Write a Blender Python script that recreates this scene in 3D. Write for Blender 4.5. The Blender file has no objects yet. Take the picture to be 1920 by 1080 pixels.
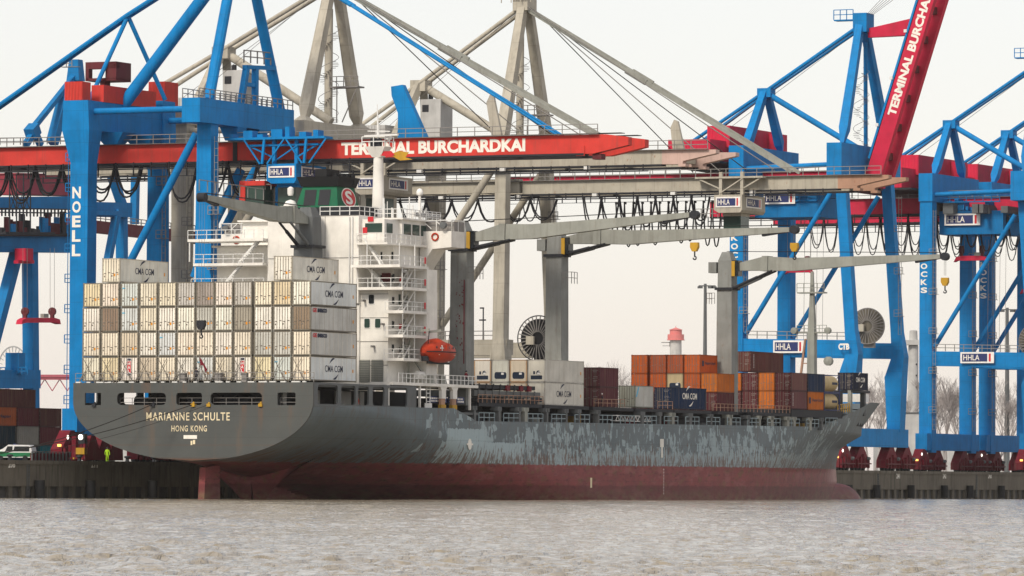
import bpy, bmesh, math, random
import numpy as np
from mathutils import Vector, Matrix
R_ = random.Random(7)
scene = bpy.context.scene
C = scene.collection

# ------------------------------------------------------------------ camera, light, exposure
F_PX = 10600.0                      # focal length in pixels of a 1920 wide frame
PITCH = math.atan(368 / F_PX); ROLL = math.radians(.3); EYE = 2.0
cam = bpy.data.cameras.new('camera'); camo = bpy.data.objects.new('camera', cam); C.objects.link(camo)
cam.sensor_width = 36; cam.lens = 36 * F_PX / 1920; cam.clip_start = 5; cam.clip_end = 9000
r0 = Vector((1, 0, 0)); u0_ = Vector((0, -math.sin(PITCH), math.cos(PITCH))); fw = Vector((0, math.cos(PITCH), math.sin(PITCH)))
rx = r0 * math.cos(ROLL) + u0_ * math.sin(ROLL); ux = u0_ * math.cos(ROLL) - r0 * math.sin(ROLL)
m3 = Matrix((rx, ux, -fw)).transposed()
camo.matrix_world = Matrix.Translation((0, 0, EYE)) @ m3.to_4x4()
scene.camera = camo

world = bpy.data.worlds.new('World'); scene.world = world; world.use_nodes = True
wn = world.node_tree; wn.nodes.clear()
SUN_AZ = math.radians(212); SUN_EL = math.radians(40)       # sun direction: behind the camera's left shoulder
sky = wn.nodes.new('ShaderNodeTexSky'); sky.sky_type = 'NISHITA'; sky.sun_disc = False
sky.sun_elevation = SUN_EL; sky.sun_rotation = SUN_AZ
bg1 = wn.nodes.new('ShaderNodeBackground'); bg1.inputs[1].default_value = .05
wn.links.new(sky.outputs[0], bg1.inputs[0])
tc = wn.nodes.new('ShaderNodeTexCoord'); sx = wn.nodes.new('ShaderNodeSeparateXYZ'); wn.links.new(tc.outputs['Generated'], sx.inputs[0])
rp = wn.nodes.new('ShaderNodeValToRGB'); wn.links.new(sx.outputs[2], rp.inputs[0])
e = rp.color_ramp.elements
e[0].position = 0.0; e[0].color = (.90, .785, .755, 1)
e[1].position = .10; e[1].color = (.975, .905, .85, 1)
bg2 = wn.nodes.new('ShaderNodeBackground'); bg2.inputs[1].default_value = .72
wn.links.new(rp.outputs[0], bg2.inputs[0])
ad = wn.nodes.new('ShaderNodeAddShader'); wn.links.new(bg1.outputs[0], ad.inputs[0]); wn.links.new(bg2.outputs[0], ad.inputs[1])
wo = wn.nodes.new('ShaderNodeOutputWorld'); wn.links.new(ad.outputs[0], wo.inputs[0])

sl = bpy.data.lights.new('sun', 'SUN'); sl.energy = 3.0; sl.angle = math.radians(12); sl.color = (1, .90, .76)
slo = bpy.data.objects.new('sun', sl); C.objects.link(slo)
sd = Vector((math.sin(SUN_AZ) * math.cos(SUN_EL), math.cos(SUN_AZ) * math.cos(SUN_EL), math.sin(SUN_EL)))
slo.rotation_euler = sd.to_track_quat('Z', 'Y').to_euler()
scene.view_settings.view_transform = 'Standard'; scene.view_settings.look = 'None'
scene.view_settings.exposure = 0.0; scene.view_settings.gamma = 1; scene.view_settings.use_curve_mapping = False
scene.render.engine = 'CYCLES'
scene.cycles.max_bounces = 6; scene.cycles.volume_bounces = 1; scene.cycles.use_denoising = True

# ------------------------------------------------------------------ ship and quay frame: (v to starboard, u forward, z up)
TH = math.radians(24.9)
FR = Matrix.Translation((-37.8, 670.8, 0)) @ Matrix.Rotation(-TH, 4, 'Z')
A_ = Vector((math.sin(TH), math.cos(TH))); S_ = Vector((math.cos(TH), -math.sin(TH))); O_ = Vector((-37.8, 670.8))
def _ray(px, py):
    a = (px - 960) / F_PX; b = (540 - py) / F_PX
    return rx * a + ux * b + fw
def _fin(d, t):
    dx = d.x * t - O_.x; dy = d.y * t - O_.y
    return Vector((dx * S_.x + dy * S_.y, dx * A_.x + dy * A_.y, EYE + d.z * t))
def onV(px, py, v):                 # the point of the plane v that the photograph shows at px, py
    d = _ray(px, py); return _fin(d, (v + O_.x * S_.x + O_.y * S_.y) / (d.x * S_.x + d.y * S_.y))
def onU(px, py, u):
    d = _ray(px, py); return _fin(d, (u + O_.x * A_.x + O_.y * A_.y) / (d.x * A_.x + d.y * A_.y))
def P(v, u, z): return Vector((v, u, z))

# ------------------------------------------------------------------ materials
def NT(name):
    m = bpy.data.materials.new(name); m.use_nodes = True; n = m.node_tree; n.nodes.clear()
    o = n.nodes.new('ShaderNodeOutputMaterial'); b = n.nodes.new('ShaderNodeBsdfPrincipled'); n.links.new(b.outputs[0], o.inputs[0])
    return m, n, b
def nd(n, t, **k):
    x = n.nodes.new(t)
    for a, v in k.items(): setattr(x, a, v)
    return x
def val(n, sock, x):
    if hasattr(x, 'is_output') or isinstance(x, bpy.types.NodeSocket): n.links.new(x, sock)
    else: sock.default_value = x
def mathn(n, op, a, b=None, c=None, clamp=False):
    x = n.nodes.new('ShaderNodeMath'); x.operation = op; x.use_clamp = clamp
    val(n, x.inputs[0], a)
    if b is not None: val(n, x.inputs[1], b)
    if c is not None: val(n, x.inputs[2], c)
    return x.outputs[0]
def mixn(n, f, a, b, mode='MIX'):
    x = n.nodes.new('ShaderNodeMixRGB'); x.blend_type = mode
    val(n, x.inputs[0], f)
    for i, c in ((1, a), (2, b)):
        if isinstance(c, tuple): x.inputs[i].default_value = (*c[:3], 1)
        else: n.links.new(c, x.inputs[i])
    return x.outputs[0]
def noise(n, vec, scale, detail=4, rough=.6, mul=None):
    if mul:
        mp = nd(n, 'ShaderNodeMapping'); mp.inputs['Scale'].default_value = mul; n.links.new(vec, mp.inputs[0]); vec = mp.outputs[0]
    t = nd(n, 'ShaderNodeTexNoise'); t.inputs['Scale'].default_value = scale; t.inputs['Detail'].default_value = detail; t.inputs['Roughness'].default_value = rough
    n.links.new(vec, t.inputs['Vector']); return t.outputs['Fac']
def ramp(n, f, lo, hi):
    x = nd(n, 'ShaderNodeMapRange'); x.inputs[1].default_value = lo; x.inputs[2].default_value = hi; x.clamp = True
    n.links.new(f, x.inputs[0]); return x.outputs[0]
def vec_of(n, rand=True):
    t = nd(n, 'ShaderNodeTexCoord'); v = t.outputs['Object']
    if rand:
        oi = nd(n, 'ShaderNodeObjectInfo'); ml = mathn(n, 'MULTIPLY', oi.outputs['Random'], 137.0)
        a = nd(n, 'ShaderNodeVectorMath'); a.operation = 'ADD'; cb = nd(n, 'ShaderNodeCombineXYZ')
        for i in range(3): n.links.new(ml, cb.inputs[i])
        n.links.new(v, a.inputs[0]); n.links.new(cb.outputs[0], a.inputs[1]); v = a.outputs[0]
    return v
def paint(name, col, dirt=.25, rust=.12, rough=.55, dirtcol=(.09, .075, .06), rustcol=(.20, .07, .03), objcol=False, metal=0, seam=0):
    m, n, b = NT(name); v = vec_of(n)
    base = col
    if objcol:
        oi = nd(n, 'ShaderNodeObjectInfo'); base = oi.outputs['Color']
    big = noise(n, v, .35, 3); c = mixn(n, ramp(n, big, .35, .75), base, (0, 0, 0)); 
    c = mixn(n, .26, base, c)
    stk = noise(n, v, 1.0, 5, .65, (1.6, 1.6, .13)); f = mathn(n, 'MULTIPLY', ramp(n, stk, .5, .78), dirt)
    c = mixn(n, f, c, dirtcol)
    fine = noise(n, v, 2.2, 6, .7, (1.3, 1.3, .5)); f2 = mathn(n, 'MULTIPLY', ramp(n, fine, .60, .70), rust)
    c = mixn(n, f2, c, rustcol)
    if seam:                              # welded plate joints
        t = nd(n, 'ShaderNodeTexCoord'); s_ = nd(n, 'ShaderNodeSeparateXYZ'); n.links.new(t.outputs['Object'], s_.inputs[0]); fs_ = []
        for k in (0, 2): fs_.append(mathn(n, 'LESS_THAN', mathn(n, 'FRACT', mathn(n, 'DIVIDE', s_.outputs[k], seam)), .022))
        c = mixn(n, mathn(n, 'MULTIPLY', mathn(n, 'MAXIMUM', fs_[0], fs_[1]), .22), c, dirtcol)
    n.links.new(c, b.inputs['Base Color']); b.inputs['Roughness'].default_value = rough; b.inputs['Metallic'].default_value = metal
    b.inputs['Specular IOR Level'].default_value = .10
    return m
def flat(name, col, rough=.6, emit=None, metal=0):
    m, n, b = NT(name); v = vec_of(n); f = noise(n, v, 1.7, 4)
    c = mixn(n, mathn(n, 'MULTIPLY', ramp(n, f, .4, .7), .25), col, tuple(x * .45 for x in col))
    n.links.new(c, b.inputs['Base Color']); b.inputs['Roughness'].default_value = rough; b.inputs['Metallic'].default_value = metal
    b.inputs['Specular IOR Level'].default_value = .3
    if emit:
        b.inputs['Emission Color'].default_value = (*emit[:3], 1); b.inputs['Emission Strength'].default_value = emit[3]
    return m
M = {}
M['blue'] = paint('blue_crane_paint', (.003, .205, .52), .38, .08, dirtcol=(.015, .06, .12), seam=4.1)
M['blue2'] = paint('far_blue_crane_paint', (.004, .17, .43), .38, .08, dirtcol=(.02, .06, .12), seam=4.1)
M['beige'] = paint('beige_crane_paint', (.46, .43, .36), .42, .22, rustcol=(.26, .13, .07), seam=4.3)
M['beige_rust'] = paint('rust_stained_beige_girder', (.44, .41, .34), .40, .75, rustcol=(.27, .11, .06), seam=5.2)
M['primer'] = paint('rusty_primer_paint', (.42, .25, .175), .4, .7)
M['primer_pale'] = paint('pale_primer_paint', (.56, .40, .35), .3, .3)
M['red'] = paint('red_girder_paint', (.60, .052, .042), .35, .14, seam=6.3)
M['machine_red'] = paint('red_sheet_cladding', (.56, .022, .065), .25, .05)
M['maroon'] = paint('maroon_paint', (.13, .028, .035), .3, .1)
M['bogie'] = paint('shade_darkened_bogie_red', (.155, .010, .022), .6, .2)  # red lowered to carry the shade the bogies stand in
M['white'] = paint('white_ship_paint', (.82, .80, .75), .16, .04, rustcol=(.45, .22, .10), dirtcol=(.36, .31, .25))
M['sign_white'] = flat('white_sign_face', (.80, .79, .76), .5)
M['navy'] = flat('navy_sign_face', (.02, .032, .13), .5)
M['sign_red'] = flat('red_sign_stripe', (.55, .02, .03), .5)
M['hazed_red'] = paint('haze_muted_red_cladding', (.30, .045, .065), .3, .1)  # machine house red with the haze muting mixed into its colour
M['dark'] = flat('dark_steel', (.018, .020, .026), .7)
M['cable'] = flat('black_rubber_cable', (.008, .009, .013), .6)
M['grey'] = paint('grey_steel_paint', (.13, .14, .145), .35, .2)
M['crane_grey'] = paint('ship_crane_grey_paint', (.24, .25, .24), .5, .4, rustcol=(.16, .07, .03))
M['jib_grey'] = paint('jib_grey_paint', (.30, .31, .28), .45, .22, rustcol=(.18, .08, .03))
M['green'] = paint('green_funnel_paint', (.010, .13, .065), .25, .04)
M['black'] = flat('black_soot_paint', (.008, .009, .011), .7)
M['rope'] = flat('dark_mooring_rope', (.016, .014, .013), .8)
M['wire'] = flat('thin_grey_wire', (.20, .19, .18), .6)
M['rail'] = flat('grey_handrail', (.22, .21, .20), .6)
M['rail_white'] = flat('white_handrail', (.72, .72, .70), .5)
M['yellow'] = paint('worn_yellow_paint', (.50, .29, .03), .4, .2)
M['orange'] = paint('orange_lifeboat_paint', (.47, .045, .015), .25, .05, .4)
M['glass'] = flat('green_window_glass', (.03, .06, .05), .12)
M['glass_dark'] = flat('dark_window_glass', (.012, .016, .02), .12)
M['frame'] = paint('container_frame_steel', (.5, .5, .5), .55, .55, objcol=True, rustcol=(.10, .045, .02))
M['cbody'] = paint('container_panel_paint', (.5, .5, .5), .42, .22, objcol=True, dirtcol=(.20, .15, .09), rustcol=(.24, .13, .06))
M['bar'] = flat('locking_bar_steel', (.17, .15, .125), .6)
M['sticker'] = flat('orange_sticker', (.70, .28, .01), .6)
M['reefer_dark'] = flat('dark_blue_reefer_machinery', (.014, .025, .05), .5)
M['ink'] = flat('dark_blue_lettering', (.012, .018, .05), .6)
M['name_paint'] = paint('cream_name_lettering', (.80, .70, .48), .1, .4, rustcol=(.50, .24, .06))
M['passage'] = flat('pale_blue_grey_frame', (.26, .33, .36), .6)
M['letter_white'] = flat('white_lettering', (.80, .77, .70), .6)
M['concrete'] = paint('quay_concrete', (.155, .14, .115), .8, .3, .85, dirtcol=(.02, .025, .018), rustcol=(.10, .055, .03))
M['fender'] = flat('black_rubber_fender', (.012, .013, .015), .8)
M['asphalt'] = flat('quay_asphalt', (.08, .078, .075), .9)
M['bark'] = flat('haze_paled_bark', (.33, .30, .29), .9)  # bark lightened so the distant trees look washed out by haze
M['skin'] = flat('skin', (.45, .26, .18), .6)
M['hivis'] = flat('yellow_hi_vis_cloth', (.45, .75, .02), .8)
M['cloth'] = flat('dark_work_cloth', (.03, .03, .04), .8)
M['lamp'] = flat('lit_white_lamp', (.9, .9, .85), .4, emit=(1, .93, .8, 2.5))
M['lamp_amber'] = flat('lit_amber_lamp', (.9, .5, .1), .4, emit=(1, .55, .12, 2.2))
M['cladding'] = paint('pale_tower_cladding', (.50, .50, .49), .2, .05)
M['tower_red'] = flat('haze_paled_tower_red', (.62, .17, .16), .6)  # lighthouse red, paled in the colour itself to imitate distance haze
M['tank'] = paint('cream_tank_shell', (.55, .42, .22), .3, .15)
M['pod_green'] = flat('van_green_paint', (.01, .16, .06), .35)
M['van_white'] = flat('van_white_paint', (.7, .7, .7), .35)

def hull_material(name='weathered_hull_paint', g0=(.155, .188, .205), g1=(.118, .147, .163)):
    m, n, b = NT(name)
    t = nd(n, 'ShaderNodeTexCoord'); v = t.outputs['Object']; s = nd(n, 'ShaderNodeSeparateXYZ'); n.links.new(v, s.inputs[0])
    X, Y, Z = s.outputs
    grey = mixn(n, ramp(n, noise(n, v, .12, 4), .3, .7), g0, g1)
    # newer, lighter coat showing where the old one has been scraped off along the berthing belt
    n1 = noise(n, v, 1.0, 5, .72, (0, 3.0, .75)); n2 = noise(n, v, 1.0, 3, .55, (0, .16, .22))
    zb_ = mathn(n, 'SUBTRACT', mathn(n, 'MULTIPLY', ramp(n, Z, 9.8, 4.8), .145), .055)
    mq = nd(n, 'ShaderNodeMapping'); mq.inputs['Scale'].default_value = (0, 1.9, .95); n.links.new(v, mq.inputs[0])
    vq = nd(n, 'ShaderNodeTexVoronoi'); vq.distance = 'CHEBYCHEV'; vq.inputs['Scale'].default_value = 1; n.links.new(mq.outputs[0], vq.inputs['Vector']); sq = nd(n, 'ShaderNodeSeparateColor'); n.links.new(vq.outputs['Color'], sq.inputs[0])
    A = mathn(n, 'ADD', mathn(n, 'ADD', mathn(n, 'ADD', mathn(n, 'MULTIPLY', n1, .46), mathn(n, 'MULTIPLY', sq.outputs[0], .20)), mathn(n, 'MULTIPLY', n2, .72)), zb_)
    env = mathn(n, 'MULTIPLY', ramp(n, Z, 4.3, 4.9), mathn(n, 'MULTIPLY', ramp(n, Y, 24, 62), ramp(n, Y, 186, 150)))
    fleck = mathn(n, 'MULTIPLY', ramp(n, mathn(n, 'ADD', A, mathn(n, 'MULTIPLY', env, .05)), .768, .782), ramp(n, env, .1, .4))
    solid = mathn(n, 'MULTIPLY', mathn(n, 'MULTIPLY', ramp(n, mathn(n, 'ADD', Z, mathn(n, 'MULTIPLY', n1, 3.4)), 8.0, 7.7), ramp(n, Y, 78, 96)), env)
    fleck = mathn(n, 'MAXIMUM', fleck, mathn(n, 'MULTIPLY', solid, .8))
    mp = nd(n, 'ShaderNodeMapping'); mp.inputs['Scale'].default_value = (0, 1.0, 1.1); n.links.new(v, mp.inputs[0])
    vo = nd(n, 'ShaderNodeTexVoronoi'); vo.distance = 'CHEBYCHEV'; vo.inputs['Scale'].default_value = 1; n.links.new(mp.outputs[0], vo.inputs['Vector'])
    spv = nd(n, 'ShaderNodeSeparateColor'); n.links.new(vo.outputs['Color'], spv.inputs[0])
    low = ramp(n, mathn(n, 'SUBTRACT', 7.0, Z), -.5, 2.4)
    blk = ramp(n, mathn(n, 'ADD', spv.outputs[0], mathn(n, 'MULTIPLY', mathn(n, 'MULTIPLY', low, env), .45)), .90, .92)
    # the big rectangular touched-up patch
    def box(a, lo, hi_): return mathn(n, 'MULTIPLY', mathn(n, 'GREATER_THAN', a, lo), mathn(n, 'LESS_THAN', a, hi_))
    wob = mathn(n, 'MULTIPLY', noise(n, v, 1.5, 3, .6, (0, 1, .3)), .8)
    pt = mathn(n, 'MULTIPLY', box(mathn(n, 'ADD', Y, mathn(n, 'MULTIPLY', wob, .6)), 36.6, 48), box(mathn(n, 'ADD', Z, wob), 5.0, 9.25))
    pt2 = mathn(n, 'MULTIPLY', box(Y, 47, 58.5), box(mathn(n, 'ADD', Z, wob), 5.0, 7.6))
    newp = mathn(n, 'MAXIMUM', mathn(n, 'MAXIMUM', pt, pt2), mathn(n, 'MAXIMUM', mathn(n, 'MULTIPLY', fleck, .85), mathn(n, 'MULTIPLY', mathn(n, 'MULTIPLY', blk, .8), mathn(n, 'GREATER_THAN', env, .12))))
    sb = mathn(n, 'GREATER_THAN', X, 2.0)
    newp = mathn(n, 'MULTIPLY', mathn(n, 'MULTIPLY', newp, sb), .9)
    col = mixn(n, newp, grey, (.36, .45, .48))
    # rust runs above the boot topping
    rs = noise(n, v, 1.0, 5, .75, (0, 2.0, .5))
    rz = mathn(n, 'MULTIPLY', ramp(n, Z, 3.2, 4.6), ramp(n, Z, 8.2, 5.2))
    rf = ramp(n, mathn(n, 'ADD', rs, mathn(n, 'MULTIPLY', rz, .16)), .63, .68)
    col = mixn(n, mathn(n, 'MULTIPLY', rf, .75), col, (.13, .062, .035))
    # rust weeping everywhere, thin
    r2 = ramp(n, noise(n, v, 1.0, 6, .7, (.5, .8, .07)), .58, .74)
    col = mixn(n, mathn(n, 'MULTIPLY', r2, .45), col, (.16, .105, .07))
    # red anti-fouling with an uneven upper edge
    ez = mathn(n, 'ADD', Z, mathn(n, 'MULTIPLY', noise(n, v, 1.2, 5, .7, (0, 1, .0)), 1.0))
    redm = ramp(n, ez, 5.05, 4.98)
    reda = mixn(n, ramp(n, noise(n, v, .5, 5, .65, (1, .5, 1)), .35, .7), (.25, .060, .062), (.175, .047, .05))
    reda = mixn(n, mathn(n, 'MULTIPLY', ramp(n, noise(n, v, 1, 5, .7, (1, .35, .9)), .53, .62), .8), reda, (.17, .085, .045))
    reda = mixn(n, mathn(n, 'MULTIPLY', ramp(n, noise(n, v, 1, 6, .75, (.5, .6, 2.2)), .55, .62), .6), reda, (.07, .02, .028))
    reda = mixn(n, mathn(n, 'MULTIPLY', ramp(n, noise(n, v, 1, 5, .7, (.3, .25, .6)), .52, .66), .5), reda, (.34, .13, .13))
    lowb = ramp(n, mathn(n, 'ADD', Z, mathn(n, 'MULTIPLY', noise(n, v, .4, 3), .5)), 2.25, 2.05)
    reda = mixn(n, mathn(n, 'MULTIPLY', lowb, .45), reda, (.06, .018, .022))
    gr = mathn(n, 'MULTIPLY', ramp(n, Z, 1.6, .3), ramp(n, noise(n, v, .9, 5, .7, (1, .5, 1.3)), .42, .62))
    reda = mixn(n, mathn(n, 'MULTIPLY', gr, .55), reda, (.20, .15, .085))
    bow = mathn(n, 'MULTIPLY', mathn(n, 'MULTIPLY', ramp(n, Y, 188, 203), ramp(n, Z, 2.2, 2.8)), ramp(n, noise(n, v, .7, 4), .25, .5))
    reda = mixn(n, mathn(n, 'MULTIPLY', bow, .85), reda, (.46, .28, .26))
    col = mixn(n, redm, col, reda)
    # plate seams and rust weeping from the deck edge
    sm = mathn(n, 'MAXIMUM', mathn(n, 'LESS_THAN', mathn(n, 'FRACT', mathn(n, 'DIVIDE', Z, 2.45)), .02), mathn(n, 'LESS_THAN', mathn(n, 'FRACT', mathn(n, 'DIVIDE', Y, 9.1)), .008))
    col = mixn(n, mathn(n, 'MULTIPLY', sm, .30), col, (.05, .045, .04))
    r3 = mathn(n, 'MULTIPLY', ramp(n, noise(n, v, 1.0, 5, .75, (.9, 1.1, .10)), .54, .66), ramp(n, Z, 7.2, 10.6))
    col = mixn(n, mathn(n, 'MULTIPLY', r3, .55), col, (.14, .085, .055))
    n.links.new(col, b.inputs['Base Color']); b.inputs['Roughness'].default_value = .5; b.inputs['Specular IOR Level'].default_value = .12
    bp = nd(n, 'ShaderNodeBump'); bp.inputs['Strength'].default_value = .25; bp.inputs['Distance'].default_value = .25
    n.links.new(noise(n, v, .45, 2), bp.inputs['Height']); n.links.new(bp.outputs[0], b.inputs['Normal'])
    return m
M['hull'] = hull_material(); M['transom'] = hull_material('weathered_sun_offset_transom', (.090, .096, .093), (.070, .076, .076))  # transom: same weathered coat, grey darkened to offset the sunlight on it

# ------------------------------------------------------------------ mesh builder
def perp(d):
    d = d.normalized(); up = Vector((0, 0, 1)) if abs(d.z) < .97 else Vector((0, 1, 0))
    a = d.cross(up).normalized(); return a, a.cross(d).normalized()
class MB:
    def __init__(s): s.v = []; s.f = []
    def add(s, vs, fs):
        o = len(s.v); s.v += [tuple(x) for x in vs]; s.f += [tuple(i + o for i in f) for f in fs]; return s
    def box(s, v0, v1, u0, u1, z0, z1):
        return s.add([(v0, u0, z0), (v1, u0, z0), (v1, u1, z0), (v0, u1, z0), (v0, u0, z1), (v1, u0, z1), (v1, u1, z1), (v0, u1, z1)],
                     [(0, 3, 2, 1), (4, 5, 6, 7), (0, 1, 5, 4), (1, 2, 6, 5), (2, 3, 7, 6), (3, 0, 4, 7)])
    def frustum(s, a, b):            # two rings of four points, bottom and top
        return s.add(list(a) + list(b), [(0, 3, 2, 1), (4, 5, 6, 7), (0, 1, 5, 4), (1, 2, 6, 5), (2, 3, 7, 6), (3, 0, 4, 7)])
    def rect(s, v, u, z, wv, wu): return [(v - wv / 2, u - wu / 2, z), (v + wv / 2, u - wu / 2, z), (v + wv / 2, u + wu / 2, z), (v - wv / 2, u + wu / 2, z)]
    def post(s, pts):                # tapering column: list of (v, u, z, wv, wu)
        rs = [s.rect(*p) for p in pts]; vs = [q for r in rs for q in r]; fs = [(0, 3, 2, 1)]
        for i in range(len(rs) - 1):
            a = i * 4; b = a + 4
            for k in range(4): fs.append((a + k, a + (k + 1) % 4, b + (k + 1) % 4, b + k))
        a = (len(rs) - 1) * 4; fs.append((a, a + 1, a + 2, a + 3)); return s.add(vs, fs)
    def beam(s, p, q, w, h, w2=None, h2=None):
        p = Vector(p); q = Vector(q); a, b = perp(q - p); w2 = w2 or w; h2 = h2 or h
        A = [p + a * x * w / 2 + b * y * h / 2 for x, y in ((-1, -1), (1, -1), (1, 1), (-1, 1))]
        B = [q + a * x * w2 / 2 + b * y * h2 / 2 for x, y in ((-1, -1), (1, -1), (1, 1), (-1, 1))]
        return s.frustum(A, B)
    def tube(s, pts, r, n=8, r2=None, cap=True):
        pts = [Vector(p) for p in pts]; k = len(pts); vs = []; fs = []
        for i, p in enumerate(pts):
            d = (pts[min(i + 1, k - 1)] - pts[max(i - 1, 0)]); a, b = perp(d)
            rr = r if r2 is None else r + (r2 - r) * i / (k - 1)
            for j in range(n):
                t = 2 * math.pi * j / n; vs.append(p + a * math.cos(t) * rr + b * math.sin(t) * rr)
        for i in range(k - 1):
            for j in range(n): fs.append((i * n + j, i * n + (j + 1) % n, (i + 1) * n + (j + 1) % n, (i + 1) * n + j))
        if cap: fs += [tuple(range(n - 1, -1, -1)), tuple(range((k - 1) * n, k * n))]
        return s.add(vs, fs)
    def prism(s, poly, axis, t0, t1):  # poly of 2D points; axis 'u': (v,z) extruded along u; 'v': (u,z) along v; 'z': (v,u) along z
        n = len(poly); f = {'u': lambda a, b, t: (a, t, b), 'v': lambda a, b, t: (t, a, b), 'z': lambda a, b, t: (a, b, t)}[axis]
        vs = [f(a, b, t0) for a, b in poly] + [f(a, b, t1) for a, b in poly]
        fs = [tuple(range(n - 1, -1, -1)), tuple(range(n, 2 * n))] + [(i, (i + 1) % n, n + (i + 1) % n, n + i) for i in range(n)]
        return s.add(vs, fs)
    def lathe(s, prof, c, n=16, axis=2):
        vs = []; fs = []; k = len(prof)
        for r, z in prof:
            for j in range(n):
                t = 2 * math.pi * j / n; p = [r * math.cos(t), r * math.sin(t)]
                q = [p[0], p[1], z] if axis == 2 else ([p[0], z, p[1]] if axis == 1 else [z, p[0], p[1]])
                vs.append((q[0] + c[0], q[1] + c[1], q[2] + c[2]))
        for i in range(k - 1):
            for j in range(n): fs.append((i * n + j, i * n + (j + 1) % n, (i + 1) * n + (j + 1) % n, (i + 1) * n + j))
        fs += [tuple(range(n - 1, -1, -1)), tuple(range((k - 1) * n, k * n))]
        return s.add(vs, fs)
    def railing(s, pts, h=1.1, step=2.0, r=.035, rows=(1.0, .5)):
        pts = [Vector(p) for p in pts]
        for a, b in zip(pts[:-1], pts[1:]):
            L = (b - a).length; k = max(1, int(L / step))
            for i in range(k + 1):
                q = a.lerp(b, i / k); s.beam(q, q + Vector((0, 0, h)), 2 * r, 2 * r)
            for f in rows: s.beam(a + Vector((0, 0, h * f)), b + Vector((0, 0, h * f)), 2 * r, 2 * r)
        return s
    def mesh(s, name, base=(0, 0, 0), smooth=False):
        me = bpy.data.meshes.new(name); bx, by, bz = base
        me.from_pydata([(x - bx, y - by, z - bz) for x, y, z in s.v], [], s.f)
        bm = bmesh.new(); bm.from_mesh(me); bmesh.ops.recalc_face_normals(bm, faces=bm.faces); bm.to_mesh(me); bm.free()
        if smooth:
            for p in me.polygons: p.use_smooth = True
            me.set_sharp_from_angle(angle=math.radians(38))
        return me

def thing(name, label, cat, base=(0, 0, 0), group=None, rz=0):
    o = bpy.data.objects.new(name, None); C.objects.link(o); o.empty_display_size = .5
    o.matrix_world = FR @ Matrix.Translation(base) @ Matrix.Rotation(rz, 4, 'Z')
    o['label'] = label; o['category'] = cat
    if group: o['group'] = group
    o['_b'] = base
    return o
SMALL = {'railing', 'corner_casting', 'stanchion', 'stair', 'locking_bar', 'door_print', 'seam', 'walkway_railing', 'boom_railing', 'festoon_rail', 'lettering', 'side_lettering', 'ladder', 'lashing_rod', 'cladding_rib', 'louvre', 'grab_line', 'trolley_machinery', 'access_ladder', 'spiral_stair', 'antenna', 'lattice_brace', 'cable_rail', 'stern_coaming', 'draught_mark', 'hull_mark', 'service_platform', 'trolley', 'trolley_platform', 'data_plate', 'container_frame', 'portal_railing', 'jib_rail', 'cab_frame', 'lattice_brace'}
def part(name, mb, mat, parent, smooth=False, label=None, color=None, stuff=False, base=None):
    """one mesh object; its vertices were written in ship coordinates unless base says otherwise"""
    if base is None:
        q = parent
        while q.parent: q = q.parent
        base = tuple(q['_b']) if '_b' in q else (0, 0, 0)
    me = mb if isinstance(mb, bpy.types.Mesh) else mb.mesh(name, base, smooth)
    if not me.materials: me.materials.append(M[mat] if isinstance(mat, str) else mat)
    o = bpy.data.objects.new(name, me); C.objects.link(o); o.parent = parent
    if isinstance(mb, bpy.types.Mesh) and o.material_slots and mat:
        o.material_slots[0].link = 'OBJECT'; o.material_slots[0].material = M[mat]
    if label: o['label'] = label
    if color: o.color = (*color[:3], 1)
    if stuff or name in SMALL: o['kind'] = 'stuff'
    return o
def solo(name, mb, mat, kind=None, label=None, cat=None, group=None, smooth=False):
    me = mb.mesh(name, (0, 0, 0), smooth); me.materials.append(M[mat] if isinstance(mat, str) else mat)
    o = bpy.data.objects.new(name, me); C.objects.link(o); o.matrix_world = FR
    if kind: o['kind'] = kind
    if label: o['label'] = label
    if cat: o['category'] = cat
    if group: o['group'] = group
    return o

_tm = {}
def text_mesh(s, bold=.0, spacing=1.0):
    k = (s, bold, spacing)
    if k in _tm: return _tm[k]
    cu = bpy.data.curves.new('lettering', 'FONT'); cu.body = s; cu.offset = bold; cu.resolution_u = 3; cu.space_character = spacing
    ob = bpy.data.objects.new('lettering', cu); C.objects.link(ob)
    dg = bpy.context.evaluated_depsgraph_get(); me = bpy.data.meshes.new_from_object(ob.evaluated_get(dg))
    vs = np.array([v.co[:] for v in me.vertices]); fs = [tuple(p.vertices) for p in me.polygons]
    bpy.data.objects.remove(ob); bpy.data.meshes.remove(me)
    mn = vs.min(0); mx = vs.max(0); vs = (vs - mn) / np.maximum(mx - mn, 1e-6)
    _tm[k] = (vs, fs); return _tm[k]
def lettering(mb, s, org, xd, yd, W, H, nrm, bold=.02, spacing=1.0, off=.02):
    """fit the text s into a W x H box with its lower left corner at org"""
    vs, fs = text_mesh(s, bold, spacing); org = Vector(org); xd = Vector(xd); yd = Vector(yd); nrm = Vector(nrm)
    mb.add([org + xd * (x * W) + yd * (y * H) + nrm * off for x, y, _ in vs], fs); return mb
AFT = dict(xd=(1, 0, 0), yd=(0, 0, 1), nrm=(0, -1, 0))
STB = dict(xd=(0, 1, 0), yd=(0, 0, 1), nrm=(1, 0, 0))

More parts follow.
